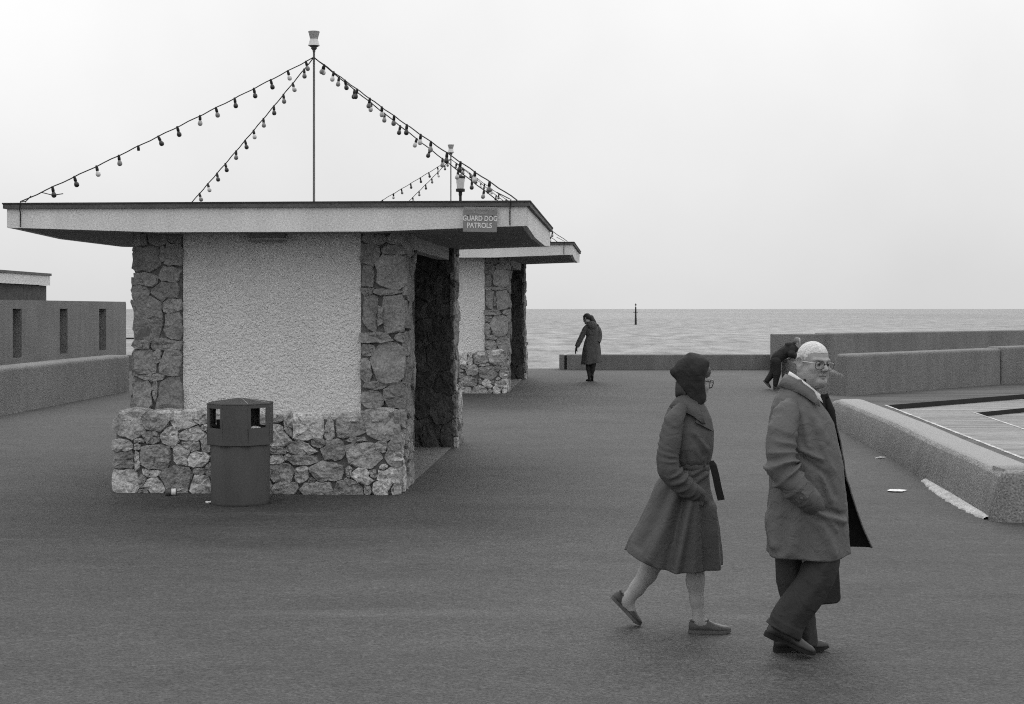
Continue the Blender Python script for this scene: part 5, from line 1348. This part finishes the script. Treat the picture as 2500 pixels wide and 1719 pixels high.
near = leg([pt(1040, 940, -0.09), pt(1052, 1045, -0.12), pt(1022, 1145, -0.135), pt(955, 1245, -0.13), pt(893, 1332, -0.11), pt(858, 1394, -0.10)], [.10, .092, .092, .098, .098, .101], [.11, .11, .10, .092, .088, .09], 44, 60, 0.0)
far = leg([pt(895, 940, 0.05), pt(896, 1040, 0.06), pt(917, 1180, 0.07), pt(955, 1330, 0.075), pt(972, 1465, 0.07)], [.092, .090, .090, .076, .062], [.11, .105, .09, .08, .075], 36, 50, 4.0)
V, F, mi = merge([near, far]); mesh_obj('trousers', V, F, [MT['trousers'], MT['lining']], man, True, mi)
h0 = mm(757, 1392, -.08); t_ = mm(985, 1518, -.08)
shoe(man, 0.285, 0.098, 0.075, foot_frame((h0[0] + 0.014, -0.075, 0.118), R(-3), R(24.5)), MT['shoe'], MT['sole_dark'], 0.024, heelblock=True)
h1 = mm(816, 1500, .07)
shoe(man, 0.30, 0.098, 0.075, foot_frame((h1[0], 0.06, 0.002), R(4), R(0)), MT['shoe'], MT['sole_dark'], 0.024, heelblock=True)
# the bag in his far hand
bx0, bx1 = mm(905, 1265, .29)[0], mm(1136, 1265, .29)[0]; bz0, bz1 = mm(0, 1266, .29)[1], mm(0, 960, .29)[1]
bag = empty('handbag', (mp_[0] + (bx0 + bx1) / 2, mp_[1] + 0.29, mp_[2] + bz0)); tag(bag, 'dark flat bag hanging from the far hand of the man in the raincoat', 'bag')
hw = (bx1 - bx0) / 2; hh = bz1 - bz0
poly = []
for cx, cz, a0 in ((hw - .03, .03, -90), (hw - .045, hh - .03, 0), (-hw + .045, hh - .03, 90), (-hw + .03, .03, 180)):
    for k in range(5): a = R(a0 + 22.5 * k); poly.append((cx + .03 * math.cos(a), cz + .03 * math.sin(a)))
k = len(poly); V = [(p[0], -0.035, p[1]) for p in poly] + [(p[0], 0.035, p[1]) for p in poly]
V = [(x, y * (1.25 - 0.5 * z / hh), z + 0.012 * x / hw) for x, y, z in V]
F = [tuple(range(k)), tuple(range(2 * k - 1, k - 1, -1))] + [(i + k, (i + 1) % k + k, (i + 1) % k, i) for i in range(k)]
o = mesh_obj('bag_body', V, F, MT['bag'], bag); fixn(o); bevel(o, 0.008, 2)
mb = MB(); mb.tube([(-0.07, 0, hh - 0.01), (-0.055, 0, hh + 0.06), (0.0, 0, hh + 0.085), (0.055, 0, hh + 0.06), (0.07, 0, hh - 0.01)], 0.008, 8); mb.obj('handle', MT['bag'], bag, True)

# ---- the woman ---------------------------------------------------
wp_ = gpt(1690, 1537.7)
wom = empty('person', wp_); tag(wom, 'woman in a dark headscarf and belted trench coat walking behind the man', 'person')
SW = FPX / wp_[1]
def ww(x, y, yv=0.0): return loc_of(wp_, 1480 + x * K1, 840 + y * K1, yv)
def wq(x, y, yv): p = ww(x, y, yv); return (p[0], yv, p[1])
Hw = Head((ww(425, 190)[0], 0.006, ww(420, 182)[1]), R(112), R(-6), 0.97)
def wom_body(P):
    D = head_sdf(P, Hw, old=True, ears=False)
    n0 = ww(400, 260); 
    D = chain(P, D, [((n0[0], 0, n0[1]), .042), ((n0[0] - .02, 0, n0[1] - .1), .045)], .02)
    D = chain(P, D, [(wq(400, 390, 0), .07), (wq(390, 550, 0), .10), (wq(380, 700, 0), .12)], .03)
    D = chain(P, D, [(wq(370, 400, -.08), .035), (wq(340, 420, -.14), .03), (wq(305, 610, -.21), .03), (wq(430, 718, -.18), .025), (wq(450, 725, -.14), .028)], .02)
    D = chain(P, D, [(wq(400, 400, .13), .03), (wq(392, 600, .2), .03), (wq(460, 705, .17), .025)], .02)
    # near leg straight, planted
    D = chain(P, D, [(wq(400, 760, -.07), .085), (wq(436, 1010, -.075), .058), (wq(437, 1060, -.075), .051), (wq(434, 1155, -.075), .051), (wq(441, 1250, -.075), .038), (wq(450, 1310, -.075), .031), (wq(450, 1355, -.075), .031)], .025)
    D = chain(P, D, [(wq(450, 1345, -.075), .034), (wq(500, 1378, -.075), .030), (wq(560, 1392, -.075), .022)], .02)
    # far leg trailing, heel up
    D = chain(P, D, [(wq(360, 760, .07), .085), (wq(262, 1000, .10), .060), (wq(236, 1060, .10), .052), (wq(200, 1120, .10), .053), (wq(150, 1190, .10), .042), (wq(108, 1240, .10), .034), (wq(92, 1262, .10), .034)], .025)
    D = chain(P, D, [(wq(98, 1250, .10), .034), (wq(118, 1295, .10), .029), (wq(142, 1345, .10), .02)], .02)
    return D
hx0 = Hw.c[0]; hz0 = Hw.c[2]
xs = axis_grid(-0.45, 0.32, hx0 - 0.13, hx0 + 0.13, 0.005, 0.011); ys = axis_grid(-0.32, 0.30, -0.10, 0.12, 0.005, 0.009); zs = axis_grid(-0.01, hz0 + 0.15, hz0 - 0.15, hz0 + 0.15, 0.005, 0.012)
V, Fq = grow(wom_body, xs, ys, zs)
dm = (V[Fq].mean(1)[:, 2] < 0.75).astype(int)
mesh_obj('body', smooth_mesh(V, Fq, 1), Fq, [MT['skin'], MT['skin_leg']], wom, True, dm)
glasses(Hw, wom, MT['frame_dark'], MT['frame_dark'], 0.0026, 0.026, 0.023)
# hair puff at the forehead
def wom_hair(P):
    q = Hw.inv(P)
    d = sd_ell(q, (0, 0.064, 0.070), (0.060, 0.034, 0.034)); d = smin(d, sd_ell(q, (0, 0.03, 0.05), (0.070, 0.06, 0.065)), 0.03)
    return d
ax_ = np.arange(-0.15, 0.16, 0.007)
V, Fq = grow(wom_hair, hx0 + ax_, np.arange(-0.15, 0.16, 0.007), hz0 + np.arange(-0.08, 0.17, 0.007))
V = np.array([v + 0.004 * np.array([nz(v, 45), nz(v + 3, 45), nz(v + 7, 45)]) for v in V]); mesh_obj('hair', V, Fq, MT['hair_woman'], wom, True)
# headscarf: a cloth drawn tight over the skull to a point behind, its fold running down to the chin
def hz_(x, y, yv=0.0): return loc_of(wp_, 1560 + x / 6.14, 850 + y / 6.14, yv)
SA, SBk = np.array(hz_(478, 392)), np.array(hz_(868, 905))
sd_ = (SBk - SA) / np.linalg.norm(SBk - SA); sn_ = np.array([sd_[1], -sd_[0]])
if sn_[0] > 0: sn_ = -sn_                                       # pointing back and down, out of the scarf
fx = np.array([hz_(1058, 160), hz_(1040, 270), hz_(985, 400), hz_(968, 540), hz_(985, 640), hz_(1000, 720), hz_(970, 800), hz_(905, 880), hz_(880, 940)])
def scarf_base(P, grow_=0.0):
    a = np.array([SA[0] + .028, 0.0, SA[1] + .012])
    c1 = hz_(800, 330); c2 = hz_(810, 520); c3 = hz_(880, 760)
    d = sd_ell(P, (c1[0], .004, c1[1]), (.098 + grow_, .090 + grow_, .085 + grow_))
    d = smin(d, sd_cap(P, (c1[0], .004, c1[1] + .008), a, .093 + grow_, .032 + grow_), .03)
    d = smin(d, sd_ell(P, (c2[0], .004, c2[1]), (.095 + grow_, .086 + grow_, .10 + grow_)), .03)
    d = smin(d, sd_ell(P, (c3[0] - .005, .004, c3[1]), (.078 + grow_, .070 + grow_, .075 + grow_)), .03)
    pk = hz_(1020, 200); d = smin(d, sd_ell(P, (pk[0] - .012, 0.0, pk[1] - .008), (.034, .055, .024)), .03)
    return d
def scarf_sdf(P):
    d = scarf_base(P)
    back = (P[..., 0] - SA[0]) * sn_[0] + (P[..., 2] - SA[1]) * sn_[1]
    d = smax(d, back, .008)
    lim = np.interp(P[..., 2], fx[::-1, 1], fx[::-1, 0])
    return smax(d, (P[..., 0] - lim) * 0.8, .007)
gx = SA[0] + np.arange(-0.05, 0.30, 0.0055); gy = np.arange(-0.14, 0.15, 0.0055); gz = np.arange(SBk[1] - .06, hz0 + 0.20, 0.0055)
def cloth_noise(V, am):
    o = []
    for v in V:
        k = crease(60 * (0.8 * v[0] + 0.55 * v[2]) + 5 * nz(v, 9)) - .6
        n_ = v - np.array([hz_(800, 420)[0], 0, hz_(800, 420)[1]]); n_ /= np.linalg.norm(n_) + 1e-9
        o.append(v + n_ * (am * k + am * nz(v, 13)))
    return np.array(o)
V, Fq = grow(scarf_sdf, gx, gy, gz); sf = mesh_obj('headscarf', cloth_noise(V, .004), Fq, MT['scarf'], wom, True)
ctr = SA + sd_ * 0.105
rings = [[], [], [], []]
for psi in np.linspace(R(62), R(298), 60):
    dv = np.array([sd_[0] * math.cos(psi), math.sin(psi), sd_[1] * math.cos(psi)]); c0_ = np.array([ctr[0], 0.004, ctr[1]])
    rr_ = np.linspace(0.02, 0.2, 120); D_s = scarf_base(c0_ + rr_[:, None] * dv); rad_ = rr_[int(np.argmax(D_s > 0))] if (D_s > 0).any() else 0.1
    k_ = max(0.0, -math.cos(psi) + 0.55); wd_ = 0.018 + 0.040 * k_ + 0.002 * math.sin(psi * 4)
    nv = np.array([sn_[0], 0, sn_[1]]); dn = np.array([0.35 * 1, 0, -0.9])
    for q_, (fr, sh) in enumerate(((-0.35, -0.004), (0.1, 0.001), (0.6, -0.004), (1.0, -0.012))):
        rings[q_].append(c0_ + dv * (rad_ + sh) + nv * wd_ * fr * 0.40 + np.array([0.25, 0, -1.0]) * max(0, fr) * wd_ * 0.75)
V, F, mi = shell(np.array(rings), False, 0.004); mesh_obj('scarf_tail', V, F, MT['scarf_tail'], sf, True)
mb = MB(); a_ = wq(462, 290, -0.01); mb.tube([wq(455, 270, 0), wq(462, 295, -0.012), wq(458, 318, -0.02)], [0.012, 0.020, 0.008], 10); mb.obj('knot', MT['scarf'], sf, True)
# coat
rw = [(962,1664,1698,.048),(980,1646,1714,.066),(995,1632,1726,.086),(1020,1622,1737,.120),(1050,1618,1742,.155),(1090,1620,1740,.182),(1120,1628,1735,.178),(1138,1630,1732,.168),(1166,1612,1732,.180),(1190,1598,1734,.195),(1236,1580,1746,.215),(1291,1558,1755,.235),(1341,1540,1758,.25),(1382,1530,1759,.26)]
zr2 = np.array([loc_of(wp_, 0, r_[0], 0)[1] for r_ in rw])[::-1]; xb2 = np.array([loc_of(wp_, r_[1], 0, 0)[0] for r_ in rw])[::-1]; xf2 = np.array([loc_of(wp_, r_[2], 0, 0)[0] for r_ in rw])[::-1]; bb2 = np.array([r_[3] for r_ in rw])[::-1]
zwaist = loc_of(wp_, 0, 1135, 0)[1]
def G_(a, b, wd, am): return (ww(a[0], a[1], -.2), ww(b[0], b[1], -.2), wd, am)
WF = [G_((405, 770), (335, 1110), .020, .026), G_((372, 770), (285, 1110), .026, -.024), G_((350, 720), (215, 1080), .024, .018), G_((480, 800), (500, 1110), .026, -.022), G_((440, 780), (420, 1110), .022, .012), G_((530, 800), (545, 1110), .018, .014), G_((300, 720), (160, 1040), .022, -.014),
      G_((440, 440), (500, 520), .012, .007), G_((430, 465), (480, 545), .014, -.005), G_((420, 640), (490, 600), .012, .008), G_((430, 680), (500, 640), .012, .008)]
def wom_disp(ph, z, x, y):
    d = 0.006 * fractal((x, y, z * 0.6), 7) - 0.005 * (0.35 - min(0.35, abs(nz((x * 1.5, y * 1.5, z * 0.6 + 4), 8))))
    lo = max(0.0, min(1.0, (zwaist - z) / 0.55))
    if y < 0.03:
        for a, b, wd, am in WF: d += 1.45 * am * ridge(x, z, a, b, wd)
    else: d += lo * 0.022 * math.sin(ph * 7 + 0.9)
    if z > zwaist: d += 0.008 * (crease(ph * 18 + 3 * nz((x, y, z), 6)) - .6) * max(0, 1 - (z - zwaist) / 0.14)
    d -= 0.010 * math.exp(-((z - zwaist) / 0.018) ** 2)
    return d
def wom_hem(ph, z, x, y):
    lo = max(0.0, min(1.0, (0.62 - z) / 0.27))
    back = max(0.0, -math.cos(ph)); return lo * (0.095 * back ** 1.5)
c_ = [torso(zr2, xb2, xf2, bb2, 110, 160, R(8), R(-352), wom_disp, None, 2.1, 0.0, wom_hem)]
slp = [(372, 305, -.09), (330, 372, -.155), (310, 470, -.19), (298, 560, -.215), (305, 618, -.225), (350, 668, -.22), (395, 705, -.205), (432, 725, -.185), (455, 738, -.16)]
c_.append(sleeve([wq(*p) for p in slp], [.032, .056, .063, .063, .065, .063, .057, .052, .044], 44, 110, .004, 2, 1.0, 0.52, fold=0.017, lam=0.034))
slp = [(410, 310, .09), (410, 380, .15), (400, 500, .19), (392, 600, .20), (430, 670, .19), (480, 715, .165)]
c_.append(sleeve([wq(*p) for p in slp], [.045, .066, .066, .064, .058, .05], 26, 40, .005, 5))
V, F, mi = merge(c_); wc = mesh_obj('trench_coat', V, F, [MT['coat_w'], MT['lining']], wom, True, mi)
# belt round the waist and its hanging end
bz = zwaist; xb_, xf_, bb_ = np.interp(bz, zr2, xb2), np.interp(bz, zr2, xf2), np.interp(bz, zr2, bb2)
rings = []
for dz, dr in ((-0.020, -0.002), (-0.017, 0.003), (0.017, 0.003), (0.020, -0.002)):
    rings.append([((xb_ + xf_) / 2 + ((xf_ - xb_) / 2 + dr - .004) * math.cos(a), (bb_ + dr - .004) * math.sin(a), bz + dz - 0.012 * math.cos(a)) for a in np.linspace(0, 2 * math.pi, 48, endpoint=False)])
V, F, mi = shell(np.array(rings), True, 0.004); mesh_obj('belt', V, F, MT['coat_w'], wc, True)
v, f = strap([wq(505, 570, -.03), wq(520, 590, -.04), wq(533, 640, -.045), wq(545, 700, -.045), wq(560, 760, -.04)], 0.042, 0.006, (0.93, 0.25, 0.12)); mesh_obj('belt_end', v, f, MT['lining'], wc)
# lapel and collar
ncw = (ww(412, 0)[0], 0.0); zc0 = ww(0, 262)[1]
def wcol(ph):
    f = drop(ph); tip = math.exp(-((abs(((ph + math.pi) % (2 * math.pi)) - math.pi) - R(74)) / R(18)) ** 2)
    return [(0.056, zc0 + 0.020 - 0.075 * f, 0.01 * f), (0.064, zc0 + 0.032 - 0.078 * f, 0.015 * f), (0.092, zc0 - 0.005 - 0.085 * f, 0.02 * f), (0.126 + 0.016 * tip, zc0 - 0.050 - 0.09 * f - 0.030 * tip, 0.03 * f)]
ribbon_ring(ncw, wcol, np.linspace(R(-70), R(-290), 54), 0.005, [MT['coat_w'], MT['lining']], 'collar', wc)
surf_patch([(434, 380), (524, 426), (515, 385), (490, 320), (455, 340)], wp_, (zr2, xb2, xf2, bb2), 2.1, .018, 'lapel', MT['coat_w'], wc)
surf_patch([(412, 762), (470, 788), (474, 772), (418, 746)], wp_, (zr2, xb2, xf2, bb2), 2.1, .016, 'pocket_welt', MT['coat_w'], wc)
# shoes
a0, a1 = ww(402, 1395, -.08), ww(606, 1403, -.08)
shoe(wom, a1[0] - a0[0], 0.085, 0.058, foot_frame((a0[0], -.08, .0), R(-2), R(0)), MT['loafer'], MT['sole'], 0.016, True)
a0 = ww(22, 1232, .1); a1 = ww(158, 1372, .1); L_ = math.hypot(a1[0] - a0[0], a1[1] - a0[1])
shoe(wom, L_, 0.085, 0.058, foot_frame((a0[0], .10, a0[1] - 0.004), R(0), math.atan2(a0[1] - a1[1], a1[0] - a0[0])), MT['loafer'], MT['sole'], 0.016, True)

# ---- the girl by the seafront ------------------------------------
gp_ = gpt(1440, 931); girl = empty('person', gp_); tag(girl, 'girl in a long hooded coat walking away by the seafront, head bowed', 'person')
SG = FPX / gp_[1]
def gq(x, y, yv): p = loc_of(gp_, 1360 + x / 7.254, 740 + y / 7.254, yv); return (p[0], yv, p[1])
Hg = Head((gq(528, 0, 0)[0], -0.0, gq(0, 278, 0)[2]), R(-128), R(-22), 0.86)
def girl_body(P):
    D = head_sdf(P, Hg)
    D = chain(P, D, [(gq(550, 330, 0), .045), (gq(600, 420, 0), .06)], .03)
    D = chain(P, D, [(gq(610, 450, 0), .09), (gq(620, 620, 0), .10), (gq(620, 850, 0), .11)], .05)
    D = chain(P, D, [(gq(505, 450, 0), .04), (gq(430, 610, -.02), .035), (gq(350, 770, -.03), .027)], .03)
    D = chain(P, D, [(gq(725, 440, 0), .04), (gq(750, 610, 0), .035), (gq(720, 720, -.05), .03)], .03)
    D = hand_sdf(P, D, gq(345, 790, -.03), (-0.25, 0, -1), (1, -0.3, 0), 0.9, 0.3)
    D = chain(P, D, [(gq(570, 850, 0), .07), (gq(550, 1080, 0.02), .050), (gq(555, 1160, 0.02), .050), (gq(570, 1280, 0.02), .033), (gq(572, 1345, 0.02), .032)], .02)
    D = chain(P, D, [(gq(660, 850, -.02), .07), (gq(645, 1080, -.05), .052), (gq(630, 1180, .0), .048), (gq(615, 1270, .06), .034), (gq(618, 1320, .05), .03)], .02)
    return D
V, Fq = grow(girl_body, np.arange(-0.42, 0.30, 0.0085), np.arange(-0.24, 0.24, 0.0085), np.arange(-0.01, 1.50, 0.0085))
cz = V[Fq].mean(1); dm = np.where(cz[:, 2] < 0.45, 1, np.where((cz[:, 0] < gq(375, 0, 0)[0]) & (cz[:, 2] < gq(0, 770, 0)[2]), 2, 0))
mesh_obj('body', smooth_mesh(V, Fq, 1), Fq, [MT['skin'], MT['trousers'], MT['dark']], girl, True, dm)
def girl_hair(P):
    q = Hg.inv(P)
    d = sd_ell(q, (0, -0.018, 0.042), (0.086, 0.103, 0.090)); d = smax(d, q[..., 1] - (0.05 + 0.3 * (q[..., 2] - 0.03)), 0.01)
    d = chain(P, d, [(gq(600, 260, .03), .06), (gq(640, 330, .0), .05), (gq(690, 390, -.03), .03), (gq(735, 390, -.03), .012)], .03)
    return d
V, Fq = grow(girl_hair, np.arange(-0.16, 0.28, 0.009), np.arange(-0.2, 0.2, 0.009), np.arange(1.0, 1.52, 0.009)); mesh_obj('hair', V, Fq, MT['hair_dark'], girl, True)
def rowz(L): return [np.array([gq(0, r_[0], 0)[2] for r_ in L])[::-1], np.array([gq(r_[1], 0, 0)[0] for r_ in L])[::-1], np.array([gq(r_[2], 0, 0)[0] for r_ in L])[::-1], np.array([r_[3] for r_ in L])[::-1]]
rg = [(385,560,660,.05),(400,520,705,.08),(430,495,735,.10),(480,495,745,.11),(600,515,748,.11),(700,480,758,.13),(800,458,768,.145),(900,446,778,.155),(1000,440,785,.165),(1085,432,790,.17)]
z_, x0_, x1_, b_2 = rowz(rg)
gd = lambda ph, z, x, y: 0.006 * fractal((x, y, z), 6) + 0.012 * math.sin(ph * 6 + 1) * max(0, min(1, (0.8 - z) / 0.5))
parts = [torso(z_, x0_, x1_, b_2, 40, 60, R(90), R(-269), gd, None, 2.3, 0.0, lambda ph, z, x, y: 0.03 * max(0, (x + .02) / .15) * max(0, min(1, (0.55 - z) / 0.2)))]
parts.append(sleeve([gq(545, 410, -.01), gq(500, 460, -.02), gq(455, 560, -.03), gq(425, 620, -.03), gq(385, 700, -.03), gq(350, 775, -.03)], [.05, .062, .058, .055, .055, .048], 20, 30, .004, 6, fold=.008))
parts.append(sleeve([gq(690, 410, 0), gq(735, 470, 0), gq(755, 560, 0), gq(752, 630, -.01), gq(725, 700, -.08)], [.05, .06, .055, .052, .045], 20, 26, .004, 7, fold=.008))
V, F, mi = merge(parts); gc = mesh_obj('duffel_coat', V, F, [MT['coat_girl'], MT['lining']], girl, True, mi)
def hood(P):
    d = sd_ell(P, gq(625, 400, -0.085), (.10, .055, .085)); d = smin(d, sd_ell(P, gq(600, 350, -0.02), (.085, .085, .04)), .03)
    return d
V, Fq = grow(hood, np.arange(-.2, .25, .01), np.arange(-.2, .12, .01), np.arange(.95, 1.35, .01)); mesh_obj('hood', V, Fq, MT['coat_girl'], gc, True)
f0 = gq(545, 1372, 0); shoe(girl, 0.22, 0.08, 0.06, foot_frame((f0[0] + .05, -.03, 0.004), R(105), R(0)), MT['shoe'], MT['sole_dark'], .018)
shoe(girl, 0.22, 0.08, 0.06, foot_frame((gq(622, 0, 0)[0], -.02, gq(0, 1290, 0)[2]), R(95), R(48)), MT['shoe'], MT['sole_dark'], .018)

# ---- the boy leaning on the wall end ------------------------------
bp2 = gpt(1895, 951); boy = empty('person', (bp2[0], bp2[1], bp2[2])); tag(boy, 'boy in a dark hooded anorak leaning forward over the low wall end', 'person')
SB = FPX / bp2[1]
def bq(x, y, yv): p = loc_of(bp2, 1840 + x / 3.517, 780 + y / 3.517, yv); return (p[0], yv, p[1])
Hb = Head(bq(384, 208, -0.02), R(75), R(-14), 0.92)
def boy_body(P):
    D = head_sdf(P, Hb)
    D = chain(P, D, [(bq(360, 222, 0), .045), (bq(330, 240, 0), .06)], .03)
    D = chain(P, D, [(bq(325, 255, 0), .08), (bq(262, 285, 0), .08), (bq(200, 325, 0), .085)], .05)
    for s in (-1, 1):
        D = chain(P, D, [(bq(330, 250, .12 * s), .04), (bq(320, 300, .17 * s), .036), (bq(400, 322, .12 * s), .027)], .03)
    D = hand_sdf(P, D, bq(405, 322, -.12), (1, 0, -.05), (0, 0, -1), .8, .3); D = hand_sdf(P, D, bq(405, 322, .12), (1, 0, -.05), (0, 0, -1), .8, .3)
    D = chain(P, D, [(bq(195, 350, -.06), .07), (bq(200, 465, -.06), .045), (bq(180, 545, -.06), .03)], .02)
    D = chain(P, D, [(bq(185, 350, .06), .07), (bq(168, 455, .06), .045), (bq(112, 530, .06), .03)], .02)
    return D
V, Fq = grow(boy_body, np.arange(-.36, .46, .0095), np.arange(-.24, .24, .0095), np.arange(-.01, 1.05, .0095))
mesh_obj('body', smooth_mesh(V, Fq, 1), Fq, [MT['skin']], boy, True)
def boy_hair(P):
    q = Hb.inv(P); d = sd_ell(q, (0, -.016, .042), (.085, .103, .090)); d = smax(d, q[..., 1] - (.050 + .5 * (q[..., 2] - .02)), .01); return smax(d, -(q[..., 2] + .06), .01)
V, Fq = grow(boy_hair, np.arange(-.05, .42, .009), np.arange(-.16, .18, .009), np.arange(.65, 1.08, .009)); mesh_obj('hair', V, Fq, MT['hair_mid'], boy, True)
def boy_anorak(P):
    D = chain(P, None, [(bq(328, 252, 0), .115), (bq(275, 280, 0), .108), (bq(210, 322, 0), .105), (bq(190, 350, 0), .10)], .05)
    for s in (-1, 1): D = chain(P, D, [(bq(330, 250, .10 * s), .062), (bq(318, 300, .165 * s), .056), (bq(395, 322, .12 * s), .042)], .03)
    D = smin(D, sd_ell(P, bq(312, 215, 0), (.10, .10, .055)), .03)
    return D
V, Fq = grow(boy_anorak, np.arange(-.4, .46, .0105), np.arange(-.28, .28, .0105), np.arange(.4, 1.05, .0105)); V = np.array([v + .010 * np.array([nz(v, 11), nz(v + 3, 11), nz(v + 7, 11)]) for v in V]); mesh_obj('anorak', V, Fq, MT['boy_cloth'], boy, True)
def boy_tr(P):
    D = chain(P, None, [(bq(195, 360, -.06), .095), (bq(200, 465, -.06), .07), (bq(186, 560, -.06), .046)], .02)
    return chain(P, D, [(bq(185, 360, .06), .095), (bq(168, 455, .06), .07), (bq(115, 525, .06), .052)], .03)
V, Fq = grow(boy_tr, np.arange(-.42, .2, .0105), np.arange(-.2, .2, .0105), np.arange(.04, .75, .0105)); mesh_obj('trousers', V, Fq, MT['boy_cloth'], boy, True)
s0 = bq(168, 575, -.06); shoe(boy, .21, .08, .06, foot_frame((s0[0], -.06, .004), R(0), R(0)), MT['shoe'], MT['sole'], .016)
s0 = bq(84, 530, 0); shoe(boy, .20, .08, .06, foot_frame((s0[0], .06, s0[2] + .0), R(0), R(46)), MT['shoe'], MT['sole'], .016)
